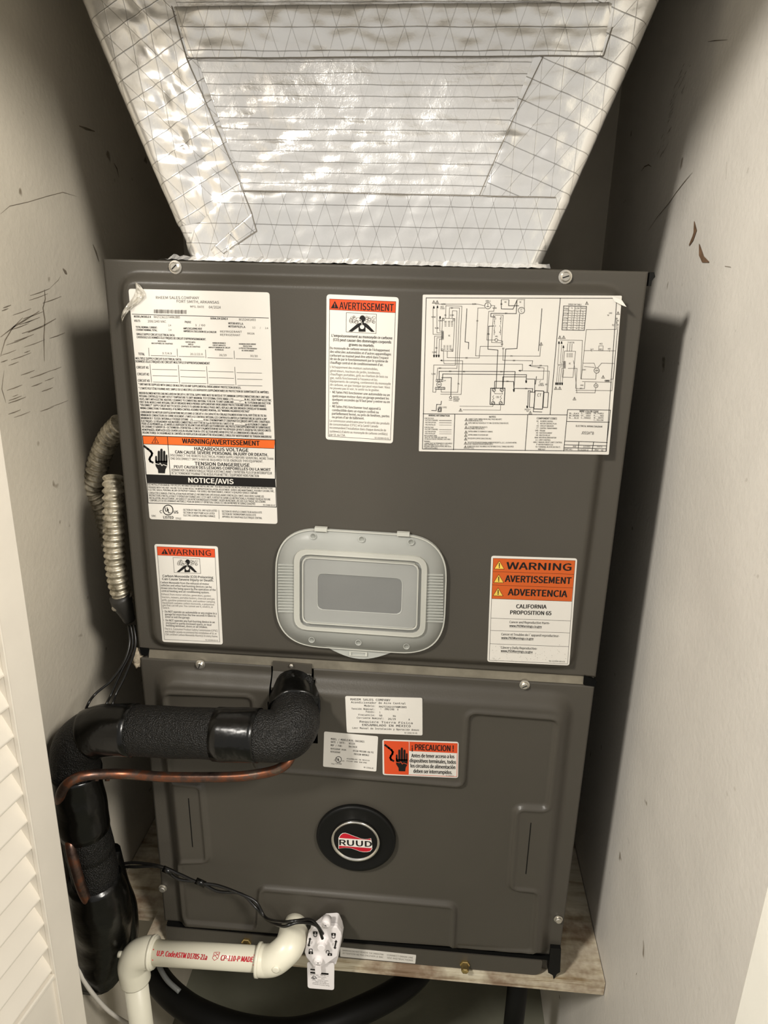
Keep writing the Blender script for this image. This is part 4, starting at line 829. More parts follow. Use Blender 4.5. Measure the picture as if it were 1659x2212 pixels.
S.TT([('MODEL / MODÈLE:', 176, 530, 370, 546, 20), ('RCHL-36A1GH21', 372, 546, 538, 560, 20), ('DATE / DATE:', 176, 562, 330, 574, 20), ('W1524', 372, 578, 436, 583, 20), ('MDF / FAB:', 174, 598, 298, 608, 20), ('04/2024', 370, 612, 458, 619, 20), ('REFRIGERANT R410A', 174, 636, 340, 650, 18), ('REFRIGERANT', 172, 668, 280, 678, 18), ('DESIGN PRESSURE 450 PSI', 416, 658, 638, 678, 18), ('PRESSION NOMINALE', 426, 694, 590, 708, 18),
      ('ASSEMBLED IN MEXICO', 346, 744, 594, 766, 12), ('FIJAR UNO ENCIMA', 346, 770, 564, 790, 12), ('92-22354-03', 532, 838, 636, 850, 14), ('7F62', 178, 800, 214, 803, 12), ('LISTED', 226, 796, 292, 802, 14)], mat='ink', bold=.004, font='mono')
S.ul(258, 754, 32); S.T('C', 210, 762, 224, 763, 14); S.T('US', 298, 768, 320, 770, 14); S.done()
S = Sticker('caution_sticker', 'orange and white PRECAUCION sticker with black hand, on the lower door', [(734, 538), (1562, 566), (1556, 956), (738, 922)], YL, .003, (680, 1490, 5.027))
S.Q([(752, 552), (1022, 562), (1020, 920), (758, 906)], 'redorange', 1, 16); S.Q([(1028, 562), (1548, 580), (1546, 686), (1026, 662)], 'redorange', 1, 10); S.P([(752, 552), (1548, 580), (1542, 940), (758, 908)], 4, 'redorange')
S.hand(942, 768, 1.25, 'redorange'); S.T('¡ PRECAUCION !', 1054, 618, 1506, 634, 62, bold=.02)
S.TT([('Antes de tener acceso a los', 1050, 710, 1514, 722, 38), ('dispositivos terminales, todos', 1032, 764, 1532, 782, 38), ('los circuitos de alimentación', 1040, 820, 1524, 838, 38), ('deben ser interrumpidos.', 1072, 878, 1490, 894, 38)], bold=.016)
S.T('92-22400-01', 1424, 928, 1508, 932, 12, mat='ink_grey'); S.done()
S = Sticker('strip_sticker', 'narrow white sticker strip on the base lip', [(735, 2046), (899, 2063), (897, 2081), (735, 2066)], -.0047, .001, (0, 0, 1), mat='paper')
for k, (a, bq) in enumerate((('WARNING DO NOT REMOVE THE DRAIN PAN', 'CONNECT DRAIN LINE'), ('ATTENTION NE PAS ENLEVER LE BAC', 'SEE INSTRUCTIONS'))): S.T(a, 740, 2052+k*6, 828, 2061+k*6, 3.4, mat='ink_mid'); S.T(bq, 836, 2062+k*6, 892, 2068+k*6, 3.4, mat='ink_mid')
S.done()

# --- brand badge
BC_ = at(769, 1810, -.0135); bd = nb()
lathe(bd, [(.0498, -.002), (.0498, .002), (.0488, .0034), (.046, .0038), (.044, .003), (.030, .0028)], BC_, seg=64)
badge = fixn(link('badge', bd, 'black', ah, True, 'round black badge with chrome ring'))
bd = nb(); lathe(bd, [(.0305, .0025), (.0305, .0062), (.0295, .0075), (.0278, .0072), (.0272, .0048)], BC_, seg=56)
fixn(link('chrome_ring', bd, 'chrome', badge, True))
bd = nb(); lathe(bd, [(.0274, .004), (.0274, .0052), (.026, .0056)], BC_, seg=48); fixn(link('badge_face', bd, 'black', badge, True))
S = Sticker('logo_wave', None, [(0, 0), (1, 0), (1, 1), (0, 1)], BC_.y-.0058, 0, (660, 1700, 7.541), badge, 'red', .0001)
bpy.data.objects.remove(S.o)
S.o = badge; S.th = .0001
wav = [(545, 830), (575, 780), (610, 756), (650, 752), (700, 765), (760, 790), (830, 815), (900, 840), (960, 850), (1010, 846), (1060, 835), (1080, 1000), (1050, 1040), (1000, 1052), (940, 1052), (880, 1040), (800, 1010), (730, 990), (650, 985), (590, 990), (545, 1000)]
S.Q([(x+(x-815)*.03, y+(y-905)*.05) for x, y in wav], 'paper', 1); S.Q(wav, 'red', 2)
S.Q([(540, 826), (1075, 862), (1088, 968), (1070, 992), (540, 952)], 'paper', 3)
S.T('RUUD', 556, 896, 1078, 926, 88, bold=.05, lev=4)
for (mat, lev), (V, F) in S.data.items():
    me = bpy.data.meshes.new('x'); me.from_pydata(V, [], F); link('logo_lettering' if mat == 'ink' else 'logo_wave' if mat == 'red' else 'logo_outline', me, mat, badge)

# ------------------------------------------------------------------ plastic lid hanging on the upper door
def lp(x, y): return (580+x/4.1475, 1120+y/4.1475)
YLD = YU-.001
cl = at(781, 1272, YLD)
lid = thing('plastic_lid', 'milky translucent plastic flip lid stuck on the upper door above the seam', 'lid', (cl.x, cl.y, cl.z))
outer = fillet(pxz([lp(70, 62), lp(1610, 158), lp(1570, 1216), lp(68, 1112)], YLD), .050, 12)
fr1 = fillet(pxz([lp(240, 252), lp(1426, 326), lp(1404, 1046), lp(240, 966)], YLD), .015, 8)
fr2 = fillet(pxz([lp(290, 296), lp(1376, 362), lp(1358, 1004), lp(290, 938)], YLD), .011, 8)
fr3 = fillet(pxz([lp(314, 320), lp(1350, 386), lp(1334, 972), lp(314, 906)], YLD), .008, 8)
win = fillet(pxz([lp(445, 472), lp(1204, 520), lp(1194, 838), lp(445, 792)], YLD), .007, 6)
def ringmesh(pa, pb, ya, yb, yback):      # sloping ring between two outlines (same count)
    bm = nb(); n = len(pa)
    f = [bm.verts.new((p[0], ya, p[1])) for p in pa]; g = [bm.verts.new((p[0], yb, p[1])) for p in pb]
    h = [bm.verts.new((p[0], yback, p[1])) for p in pa]
    for i in range(n):
        j = (i+1) % n; bm.faces.new((f[i], f[j], g[j], g[i])); bm.faces.new((h[i], h[j], f[j], f[i]))
    return bm
def resamp(poly, n=64):
    P = [Vector(p) for p in poly]; c0 = sum(P, Vector((0, 0)))/len(P); out = []
    ang0 = [math.atan2(p.y-c0.y, p.x-c0.x) for p in P]
    L = len(P)
    for k in range(n):
        a = -PI+2*PI*k/n; d = Vector((math.cos(a), math.sin(a))); best = None
        for i in range(L):
            p, q = P[i]-c0, P[(i+1) % L]-c0; e = q-p; den = d.x*e.y-d.y*e.x
            if abs(den) < 1e-12: continue
            t = (p.x*e.y-p.y*e.x)/den; s_ = (p.x*d.y-p.y*d.x)/den
            if t > 0 and -1e-6 <= s_ <= 1+1e-6: best = t if best is None else max(best, t)
        out.append(c0+d*best)
    return out
o1, a1, a2, a3, w1 = [resamp(p, 120) for p in (outer, fr1, fr2, fr3, win)]
def scale2(poly, k):
    c0 = sum(poly, Vector((0, 0)))/len(poly); return [c0+(p-c0)*k for p in poly]
fixn(link('rim', ringmesh(o1, a1, YLD-.003, YLD-.0042, YLD), 'lid_rim', lid, True))
oi = scale2(o1, .985); bm = ringmesh(o1, oi, YLD-.0046, YLD-.0046, YLD-.0028); fixn(link('rim_edge', bm, 'lid_thick', lid))
bm = ringmesh(a1, a2, YLD-.0072, YLD-.0072, YLD-.004); fixn(link('raised_frame', bm, 'lid_thick', lid, label='thick milky ridge framing the lid window'))
fixn(link('frame_channel', ringmesh(a2, a3, YLD-.0030, YLD-.0030, YLD-.0072), 'lid_mid', lid))
bm = ringmesh(a3, scale2(a3, .978), YLD-.0084, YLD-.0084, YLD-.003); fixn(link('inner_rib', bm, 'lid_thick', lid))
fixn(link('inner_panel', ringmesh(scale2(a3, .978), w1, YLD-.0064, YLD-.0060, YLD-.0064), 'lid_mid', lid))
bm = nb(); bm.faces.new([bm.verts.new((p.x, YLD-.0052, p.y)) for p in w1]); link('window', bm, 'lid_win', lid)
bm = ringmesh(scale2(w1, 1.012), scale2(w1, .99), YLD-.0064, YLD-.0056, YLD-.006); fixn(link('window_edge', bm, 'lid_rim', lid))
for (xa, ya, xb, yb) in ((420, 66, 530, 100), (1154, 110, 1266, 142)):
    bm = nb(); prism(bm, pxz([lp(xa, ya), lp(xb, ya+6), lp(xb-2, yb+6), lp(xa, yb)], YLD), YLD-.0055, YLD-.0005); fixn(link('hinge_tab', bm, 'lid_thick', lid))
arc = [lp(505, 1136)]+[lp(505+610*t, 1136+54*t+88*math.sin(PI*t)) for t in [k/14 for k in range(1, 14)]]+[lp(1115, 1190)]
bm = nb(); prism(bm, pxz(arc, YLD), YLD-.0016, YLD-.0006); lt = fixn(link('latch_tab', bm, 'lid_rim', lid))
q = [lp(726, 1182), lp(886, 1190), lp(884, 1224), lp(726, 1216)]; P_ = [Vector(p) for p in pxz(q, YLD)]
fixn(link('latch_slot', ringmesh(P_, scale2(P_, .8), YLD-.0032, YLD-.0032, YLD-.0016), 'lid_thick', lt))
for k in range(17):
    for (xa, xb, y0, st, sl) in ((94, 236, 396, 26, .03), (1402, 1566, 484, 26, .03)):
        y = y0+k*st; bm = nb(); prism(bm, pxz([lp(xa, y), lp(xb, y+4), lp(xb, y+13), lp(xa, y+9)], YLD), YLD-.0052, YLD-.0030); fixn(link('grip_rib', bm, 'lid_rim', lid))
for x, y, r in ((835, 182, 25), (400, 155, 22), (1278, 208, 24), (388, 1084, 24), (806, 1108, 24), (1236, 1142, 24)):
    p = at(*lp(x, y), YLD-.0035); bm = nb(); lathe(bm, [(.0036, .0012), (.0036, .0016), (.0029, .0016), (.0029, .0012)], p, seg=20); fixn(link('moulding_mark', bm, 'lid_rim', lid, True))

# ------------------------------------------------------------------ foil duct
DZ1 = .38
def duct_LR(z_):
    zc = min(max(z_, 0), DZ1); t = zc/.2361
    xl = -.1924+(-.2875+.1924)*t; xr = .1697+(.2582-.1697)*t
    xl += .004*math.sin(min(1, max(0, t))*PI)*(-.4)
    return xl, xr
DYF, DYB, RC = .05, .46, .012
def duct_pt(s, z_, off=0.0):         # s in [0,1] front from left to right; s<0 / s>1 wrap round the corners onto the sides (metres/0.36)
    xl, xr = duct_LR(z_); Wd = xr-xl
    if 0 <= s <= 1: p = Vector((xl+RC*.6+(Wd-RC*1.2)*s, DYF, z_)); n = Vector((0, -1, 0))
    else:
        e = (-s if s < 0 else s-1)*.36; sg = -1 if s < 0 else 1; x0 = xl+RC*.6 if s < 0 else xr-RC*.6
        La = RC*1.2
        if e < La: a = e/La*PI/2; p = Vector((x0+sg*RC*.6*math.sin(a), DYF+RC*(1-math.cos(a)), z_)); n = Vector((sg*math.sin(a), -math.cos(a), 0))
        else: p = Vector((x0+sg*RC*.6, DYF+RC+(e-La), z_)); n = Vector((sg, 0, 0))
    kk = min(1, max(0, (s-.0)/.05))*min(1, max(0, (1.0-s)/.05)); mid = kk*math.exp(-((z_-.11)/.045)**2)
    h = .0016*noise.noise(Vector((s*9, z_*30, 1)))+.0009*noise.noise(Vector((s*30, z_*90, 4)))
    h += mid*(.0028*noise.noise(Vector((s*14, z_*210, 7)))+.0008*noise.noise(Vector((s*60, z_*300, 9))))
    h += .0035*math.exp(-((s-.12-(z_*-.15))/.035)**2)*noise.noise(Vector((s*60, z_*55, 3)))
    return p+n*(off+h*(.35+.65*kk))
def duct_patch(bm, c, ns, nz, off, skirt=.0012, closed=True, ang=0):   # c: 4 corners (s,z) TL TR BR BL
    uvl = bm.loops.layers.uv.verify(); G_ = []; UV = {}
    ca, sa = math.cos(ang), math.sin(ang)
    for j in range(nz+1):
        t = j/nz; row = []
        for i in range(ns+1):
            u = i/ns
            s_ = (c[0][0]*(1-u)+c[1][0]*u)*(1-t)+(c[3][0]*(1-u)+c[2][0]*u)*t; z_ = (c[0][1]*(1-u)+c[1][1]*u)*(1-t)+(c[3][1]*(1-u)+c[2][1]*u)*t
            xl, xr = duct_LR(z_); edge = (i in (0, ns) or j in (0, nz)) and closed
            v = bm.verts.new(duct_pt(s_, z_, off-(skirt if edge else 0)))
            mx = (xl+(xr-xl)*s_ if 0 <= s_ <= 1 else (xl-(-s_)*.36 if s_ < 0 else xr+(s_-1)*.36)); UV[v] = (mx*ca-z_*sa+off*3, mx*sa+z_*ca); row.append(v)
        G_.append(row)
    for j in range(nz):
        for i in range(ns):
            f = bm.faces.new((G_[j][i], G_[j+1][i], G_[j+1][i+1], G_[j][i+1]))
            for l in f.loops: l[uvl].uv = UV[l.vert]
    return bm
du = thing('supply_duct', 'flared duct covered in silver scrim foil rising from the cabinet top', 'duct', (-.01, .25, 0))
bm = nb(); ex = .40/.36
duct_patch(bm, [(-ex, .60), (1+ex, .60), (1+ex, .0012), (-ex, .0012)], 300, 190, 0, 0, False)
link('duct_body', bm, 'foil', du, True)
def duct_line(pts, wd=.0009, off=.0046):           # thin dark outline along a tape edge, added so the edge shows
    bm = nb()
    for (a, b) in zip(pts[:-1], pts[1:]):
        n_ = 40; pr = []
        for i in range(n_+1):
            t = i/n_; s_ = a[0]+(b[0]-a[0])*t; z_ = a[1]+(b[1]-a[1])*t
            du_, dz_ = (b[0]-a[0])*.4, b[1]-a[1]; L_ = math.hypot(du_, dz_); nx, nz = -dz_/L_*wd/2/.4, du_/L_*wd/2
            pr.append((bm.verts.new(duct_pt(s_+nx, z_+nz, off)), bm.verts.new(duct_pt(s_-nx, z_-nz, off))))
        for i in range(n_): bm.faces.new((pr[i][0], pr[i+1][0], pr[i+1][1], pr[i][1]))
    bmesh.ops.recalc_face_normals(bm, faces=bm.faces); link('tape_edge_line', bm, 'edge_line', du)
M['edge_line'] = simple('grey_edge_line', srgb(120, 114, 104), .6, .2)
def sz(px, py):
    p = at(px, py, DYF); xl, xr = duct_LR(p.z); return ((p.x-xl-RC*.6)/((xr-xl)-RC*1.2), p.z)
e = .0009
def tapep(c, off, ang, ns=60, nz=40, name='foil_tape'):
    bm = nb(); duct_patch(bm, c, ns, nz, off, .0008, True, ang); link(name, bm, 'foil_tape', du, True)
a_, b_, c_, d_ = sz(350, 0), sz(545, 460), sz(1172, 125), sz(1035, 424)
tapep([(sz(330, -60)[0], .30), (1.02, .30), (1.0, sz(1170, 120)[1]), (sz(405, 127)[0], sz(405, 127)[1])][:0] or [sz(372, 14), sz(1326, 4), sz(1303, 122), sz(405, 127)], e*1.9, .0, 90, 20)
tapep([sz(320, -190), sz(1420, -200), sz(1340, -40), sz(355, -30)], e*1.2, .05, 80, 20)
tapep([(-.12, .33), sz(318, -150), sz(545, 460), (-.12, sz(415, 505)[1])], e*1.5, -.5, 26, 80)
tapep([sz(1250, -120), (1.10, .33), (1.10, .003), sz(1000, 552)], e*1.3, .35, 26, 80)
tapep([sz(500, 412), (1.10, sz(1205, 427)[1]), (1.10, .001), (-.08, .001)], e*2.4, .0, 80, 20)
tapep([sz(545, 462), sz(556, 500), sz(470, 562), (sz(455, 540)[0], sz(455, 540)[1])], e*3.4, .7, 14, 14, 'foil_patch')
e2 = .0026
duct_line([sz(372, 14), sz(405, 127), sz(1303, 122), sz(1322, 60)], .0008, e2)
duct_line([sz(405, 127), sz(545, 460), sz(556, 500), sz(485, 548)], .0008, e2*1.2)
duct_line([sz(1172, 125), sz(1035, 424)], .0008, e2)
duct_line([sz(526, 412), sz(1200, 427)], .0008, e2*1.15)
# crimped foil flashing at the duct base
bm = nb(); N_ = 110; rws = []
for i in range(N_+1):
    t = i/N_; x = -.215+(.395)*t; r_ = []
    for j in range(4):
        r_.append(bm.verts.new((x+.002*noise.noise(Vector((i*.7, j, 2))), .012+.012*j+.004*noise.noise(Vector((i*.5, j*2, 5))), .0006+(.0022 if j < 3 else .004)*abs(noise.noise(Vector((i*.35, j, 9))))+(.004 if j == 3 else .0))))
    rws.append(r_)
for i in range(N_):
    for j in range(3): bm.faces.new((rws[i][j], rws[i+1][j], rws[i+1][j+1], rws[i][j+1]))
uvl = bm.loops.layers.uv.verify()
link('base_flashing', bm, 'foil', du)

# ------------------------------------------------------------------ insulated suction line
sl_ = thing('suction_line', 'thick black foam insulated refrigerant line bending out of the lower door', 'pipe', at(200, 1900, -.05))
R0 = .0285
P1 = [at(637, 1490, .004), at(638, 1535, -.030), at(634, 1568, -.056), at(612, 1588, -.066), at(560, 1589, -.066), at(400, 1582, -.062), at(255, 1577, -.058), at(206, 1582, -.056), at(172, 1606, -.056), at(163, 1650, -.056), at(170, 1720, -.056), at(196, 1840, -.053)]
path = catmull(P1, 10)
def near(px, py, Y): q = at(px, py, Y); return min(range(len(path)), key=lambda i: (path[i]-q).length)
bm = nb(); tube(bm, path, R0, 28, jit=.05); link('foam_sleeve', bm, 'foam', sl_, True)
def wrap(i0, i1, r, name='tape_wrap', jit=.04):
    seg = path[i0:i1+1]; bm = nb(); rr_ = [r]*len(seg); rr_[0] = r-.0014; rr_[-1] = r-.0014
    q = [seg[0]]+seg+[seg[-1]]; rr_ = [R0-.001]+[r]*len(seg)+[R0-.001]; q[0] = seg[0]+(seg[0]-seg[1])*.02; q[-1] = seg[-1]+(seg[-1]-seg[-2])*.02
    tube(bm, q, rr_, 28, False, jit=jit); link(name, bm, 'vinyl', sl_, True)
wrap(0, near(640, 1535, -.030), R0+.0022, jit=.12)
wrap(near(560, 1589, -.066), near(460, 1585, -.064), R0+.0012)
wrap(near(290, 1578, -.058), near(195, 1583, -.056), R0+.0012)
wrap(near(165, 1660, -.056), near(182, 1790, -.056), R0+.0015, jit=.09)
bm = nb(); q = catmull([at(204, 1895, -.053), at(216, 1950, -.046), at(220, 2000, -.034), at(216, 2050, -.026), at(208, 2090, -.022)], 7)
tube(bm, q, [.0315+.0065*math.sin(min(1, i/12)*PI/2) for i in range(len(q))], 28, jit=.06); link('taped_bundle', bm, 'vinyl', sl_, True)
bm = nb(); q = catmull([at(192, 1825, -.053), at(204, 1880, -.052), at(208, 1915, -.050)], 8); tube(bm, q, R0-.0004, 24); link('foam_sleeve', bm, 'foam', sl_, True)
bm = nb(); q = catmull([at(236, 1840, -.03), at(252, 1900, -.025), at(272, 1960, -.02), at(276, 2020, -.018), at(262, 2060, -.02)], 6)
tube(bm, q, .014, 16, jit=.06); link('tape_fold', bm, 'vinyl', sl_, True)
# ragged tape and putty at the cabinet
bm = nb(); bmesh.ops.create_icosphere(bm, subdivisions=4, radius=1); c = at(640, 1512, -.008)
for v in bm.verts:
    n_ = v.co.copy(); k = 1+.35*noise.noise(n_*1.8); v.co = Vector((c.x+n_.x*.029*k, c.y+n_.y*.016*k, c.z+n_.z*.032*k))
link('seal_putty', bm, 'foam', sl_, True)
bm = nb(); fl = [at(655, 1498, -.026), at(690, 1506, -.030), at(692, 1535, -.032), at(682, 1572, -.036), at(670, 1605, -.040), at(658, 1624, -.042), at(650, 1570, -.045), at(648, 1530, -.04)]
f = bm.faces.new([bm.verts.new(p) for p in fl]); r_ = bmesh.ops.extrude_face_region(bm, geom=[f]); [setattr(v, 'co', v.co+Vector((0, .0008, 0))) for v in r_['geom'] if isinstance(v, bmesh.types.BMVert)]
fixn(link('loose_tape_flap', bm, 'vinyl', sl_))

# ------------------------------------------------------------------ copper line
cp = thing('copper_line', 'bare tarnished copper tube running below the black insulated line', 'pipe', at(400, 1678, -.05))
Yc = -.060
q = catmull([at(640, 1560, -.004), at(634, 1600, -.03), at(628, 1634, -.052), at(612, 1655, Yc), at(580, 1668, Yc), at(520, 1677, Yc), at(440, 1679, Yc), at(350, 1678, Yc), at(270, 1672, Yc-.005), at(195, 1674, -.085), at(158, 1684, -.092), at(138, 1702, -.092), at(130, 1724, -.082), at(134, 1750, -.062)], 8)
bm = nb(); tube(bm, q, .0058, 16); link('tube', bm, 'copper', cp, True)
for px in (205, 228): 
    p = at(px, 1674.5, -.080+.0006*(px-205)); bm = nb(); tube(bm, [p, at(px+9, 1674.2, -.078+.0006*(px-205))], .0068, 16); link('joint_collar', bm, 'copper', cp, True)
q = catmull([at(158, 1785, -.058), at(152, 1822, -.080), at(162, 1870, -.086), at(177, 1920, -.084), at(190, 1950, -.074), at(200, 1990, -.050)], 6)
bm = nb(); tube(bm, q, .0062, 16); link('tube', bm, 'copper', cp, True)

# ------------------------------------------------------------------ PVC drain
pv = thing('drain_pipe', 'white PVC condensate drain pipe with red printing and elbows', 'pipe', at(310, 2212, -.055))
RP = .0151; Yp = -.060
dl, dr = at(325, 2057, Yp), at(562, 2072, Yp)
el = at(285, 2074, Yp); er = at(618, 2070, Yp)
bm = nb(); tube(bm, [dl-(dr-dl)*.02, dr+(dr-dl)*.02], RP, 32); hp = link('pipe_section', bm, 'pvc', pv, True)
down = at(292, 2110, Yp); dn_ = at(332, 2260, Yp); dn_ = Vector((down.x+.006, Yp, dn_.z-.06))
bm = nb(); tube(bm, [down, Vector((dn_.x, Yp, ZF+.002))], RP, 32); link('pipe_section', bm, 'pvc', pv, True)
bm = nb(); ax = (dr-dl).normalized()
cE = Vector((down.x-.004, Yp, el.z+.003))
q = [at(334, 2057, Yp), at(322, 2057, Yp), at(306, 2058.5, Yp)]+[cE+Vector((.012, 0, .006))] + [cE+Vector((.002, 0, .001)), cE+Vector((-.0005, 0, -.010)), down+Vector((0, 0, -.002)), down+Vector((.001, 0, -.016))]
q = catmull([at(336, 2057.5, Yp), at(318, 2057, Yp), at(298, 2064, Yp), at(288, 2082, Yp), at(290, 2100, Yp), at(293, 2116, Yp)], 8)
tube(bm, q, RP+.0042, 32); link('elbow', bm, 'pvc', pv, True)
hub = at(640, 1988, -.012)
bm = nb(); q = catmull([at(556, 2074, Yp), at(578, 2075, Yp), Vector((er.x-.012, Yp-.001, er.z)), Vector((hub.x-.002, Yp+.006, hub.z+.001)), Vector((hub.x, Yp+.020, hub.z)), Vector((hub.x, Yp+.032, hub.z))], 8)
tube(bm, q, RP+.0038, 32); link('elbow', bm, 'pvc', pv, True)
bm = nb(); tube(bm, [Vector((hub.x, Yp+.028, hub.z)), Vector((hub.x, -.010, hub.z))], RP-.0008, 28); link('pipe_section', bm, 'pvc', pv, True)
for p0, p1 in ((at(327, 2057.2, Yp), at(332.5, 2057.5, Yp)), (at(556, 2073, Yp), at(562, 2073.5, Yp))):
    bm = nb(); tube(bm, [p0, p1], RP+.0052, 32); link('socket_collar', bm, 'pvc', pv, True)
bm = nb(); p = at(596, 2094, Yp-.019); lathe(bm, [(.0048, -.004), (.0048, .0015), (.0036, .0018)], p, seg=18); fixn(link('mould_gate', bm, 'pvc', pv, True))
bm = nb(); p = at(256, 2061, Yp); tube(bm, [p+Vector((.008, 0, 0)), p], .0042, 14); link('mould_gate', bm, 'pvc', pv, True)
# red printing wrapped on the pipe front
def on_pipe(x, y, lift=.0004):        # where the line of sight through the photo point (x, y) meets the pipe's surface
    d = (FWD + RGT*((x-829.5)/FPX) - UPV*((y-1106)/FPX)).normalized(); o = CAM-dl
    dp, op = d-ax*d.dot(ax), o-ax*o.dot(ax); r = RP+lift
    A_, B_, C_ = dp.dot(dp), 2*dp.dot(op), op.dot(op)-r*r; D_ = max(0, B_*B_-4*A_*C_)
    return CAM+d*((-B_-math.sqrt(D_))/(2*A_))
def pipe_text(txt, x0, y0, x1, y1, h, slant=.25):
    co, fs = text_mesh(txt); mn, mx = co[:, 0].min(), co[:, 0].max(); V = []
    for k_, (sx, sy) in enumerate(((0, 0), (.5, .2), (-.5, -.2))):
        V += [tuple(on_pipe(x0+(x1-x0)*(c3[0]-mn)/(mx-mn)+c3[1]*h*slant+sx, y0+(y1-y0)*(c3[0]-mn)/(mx-mn)+h/2-c3[1]*h+sy, .0004+.00006*k_)) for c3 in co]
    F = [tuple(i+k_*len(co) for i in f) for k_ in range(3) for f in fs]
    me = bpy.data.meshes.new('printing'); me.from_pydata(V, [], F); link('printing', me, 'red', hp, kind='stuff')
pipe_text('U.P. Code', 338, 2059, 377, 2062, 11.5); pipe_text('ASTM D1785-21a', 378, 2062.5, 446, 2068, 11.5); pipe_text('CP-110-P MADE I', 476, 2069, 550, 2073, 11.5)
def red_poly(pts):
    bm = nb(); bm.faces.new([bm.verts.new(on_pipe(x, y)) for x, y in pts]); return bm
def red_line(a, b3, wd=1.0):
    ux, uy = b3[0]-a[0], b3[1]-a[1]; l = math.hypot(ux, uy); nx, ny = -uy/l*wd/2, ux/l*wd/2
    link('printing', red_poly([(a[0]+nx, a[1]+ny), (b3[0]+nx, b3[1]+ny), (b3[0]-nx, b3[1]-ny), (a[0]-nx, a[1]-ny)]), 'red', hp)
for a, b3 in (((463, 2057), (475, 2057)), ((475, 2057), (471, 2070)), ((463, 2057), (459, 2070)), ((459, 2070), (463, 2075)), ((463, 2075), (471, 2070)), ((461, 2066), (474, 2060)), ((463, 2062), (470, 2071)), ((466, 2058), (473, 2066))): red_line(a, b3)
for xx_, ya in ((334.5, 2059),): red_line((331.5, 2050), (329.5, 2075), 2.4)
red_line((549, 2062), (547, 2086), 1.6)

# ------------------------------------------------------------------ float switch
YS = -.045
def sp(x, y): return (650+x/11.06, 1960+y/11.06)
cs = at(697, 2040, YS)
fs_ = thing('float_switch', 'white plastic float switch with black lock icons and wire pair at the base', 'switch', (cs.x, cs.y, cs.z))
Z0 = YS
body = [(340, 460), (500, 590), (600, 500), (860, 420), (960, 640), (975, 760), (870, 1170), (480, 1490), (300, 1480), (140, 1200), (90, 1100), (165, 660)]
body = [(330, 460), (560, 450), (860, 470), (960, 620), (970, 700), (870, 1180), (500, 1440), (320, 1440), (120, 1190), (85, 1080), (170, 640)]
bm = nb(); prism(bm, fillet(pxz([sp(*p) for p in body], YS), .003, 4), YS, YS+.007); sb = fixn(link('housing', bm, 'white', fs_))
bevel = sb.modifiers.new('b', 'BEVEL'); bevel.width = .0012; bevel.segments = 2
back = [(560, 340), (860, 320), (950, 520), (985, 680), (890, 1160), (830, 1330), (560, 1430), (300, 1420), (150, 1200), (100, 1000), (200, 620)]
bm = nb(); prism(bm, fillet(pxz([sp(x+8, y-6) for x, y in back], YS+.010), .004, 4), YS+.008, YS+.022); fixn(link('back_housing', bm, 'white', fs_))
hb = at(*sp(600, 700), YS+.02); bm = nb(); lathe(bm, [(.0115, -.016), (.0115, .004)], Vector((at(704, 2020, -.03).x, -.030, at(704, 2020, -.03).z)), seg=28); fixn(link('mount_spigot', bm, 'white', fs_, True))
for x, y, r, hgt in ((605, 350, .0060, .004), (425, 1240, .0058, .004)):
    p = at(*sp(x, y), YS); bm = nb(); lathe(bm, [(r, -.006), (r, hgt), (r*.9, hgt+.0008)], p, seg=24); sn = fixn(link('thumb_screw', bm, 'white', fs_, True))
    for a in (.7, -.7):
        bm = nb(); box(bm, -.004, .004, -.0004, .0004, -.0007, .0007)
        for v in bm.verts: xx_, zz_ = v.co.x, v.co.z; v.co = Vector((p.x+xx_*math.cos(a)-zz_*math.sin(a), p.y-hgt-.0009+v.co.y, p.z+xx_*math.sin(a)+zz_*math.cos(a)))
        link('cross_rib', bm, 'white', sn)
p = at(*sp(520, 800), YS); bm = nb()
lathe(bm, [(.0085, -.001), (.0070, .004), (.0066, .005), (.0052, .0052), (.0052, .0105), (.0046, .011)], p, seg=12); fixn(link('cable_boss', bm, 'white', fs_))
bm = nb(); prism(bm, fillet(pxz([sp(340, 1400), sp(480, 1400), sp(490, 1580), sp(345, 1580)], YS-.002), .002, 4), YS-.003, YS+.004); fixn(link('clip', bm, 'white', fs_))
S = Sticker('tag', 'white rectangular tag hanging from the switch', [(150, 1290), (800, 1330), (795, 1965), (165, 1915)], YS+.0052, .004, (650, 1960, 11.06), fs_, 'white', .0008)
S.Q([(230, 1450), (340, 1462), (340, 1496), (228, 1484)]); S.Q([(228, 1522), (345, 1532), (345, 1576), (226, 1562)]); S.Q([(490, 1545), (664, 1558), (662, 1602), (470, 1586)])
S.P([(250, 1676), (300, 1624), (350, 1640), (384, 1682), (300, 1680)], 9); S.ul(312, 1665, 34); S.T('LISTED', 270, 1712, 352, 1718, 22)
S.TT([('MODEL NO.', 232, 1588, 430, 1608, 20), ('2A2 3X7 -1', 470, 1606, 655, 1628, 20), ('SWITCHING', 400, 1642, 608, 1664, 16), ('VOLT', 486, 1690, 570, 1696, 18), ('NORMALLY CLOSED', 400, 1718, 655, 1742, 14), ('Rated 1/8 HP 42W', 350, 1748, 606, 1772, 18), ('CAUTION: Low voltage use', 284, 1778, 672, 1812, 18), ('if switch exceeds rating', 280, 1810, 684, 1858, 18)], mat='ink_grey', bold=.006)
S.done()
S = Sticker('icon_base', None, [(0, 0), (1, 0), (1, 1), (0, 1)], YS, 0, (650, 1960, 11.06), fs_, 'white', .0001); bpy.data.objects.remove(S.o); S.th = .0002
def arrow(x0, y0, x1, y1):
    S.L([(x0, y0), (x1, y1)], 34)
    for (x, y, sg) in ((x0, y0, -1), (x1, y1, 1)): S.Q([(x-40, y), (x+40, y+6), (x+4, y+sg*46)])
arrow(218, 760, 190, 890); arrow(838, 820, 812, 950)
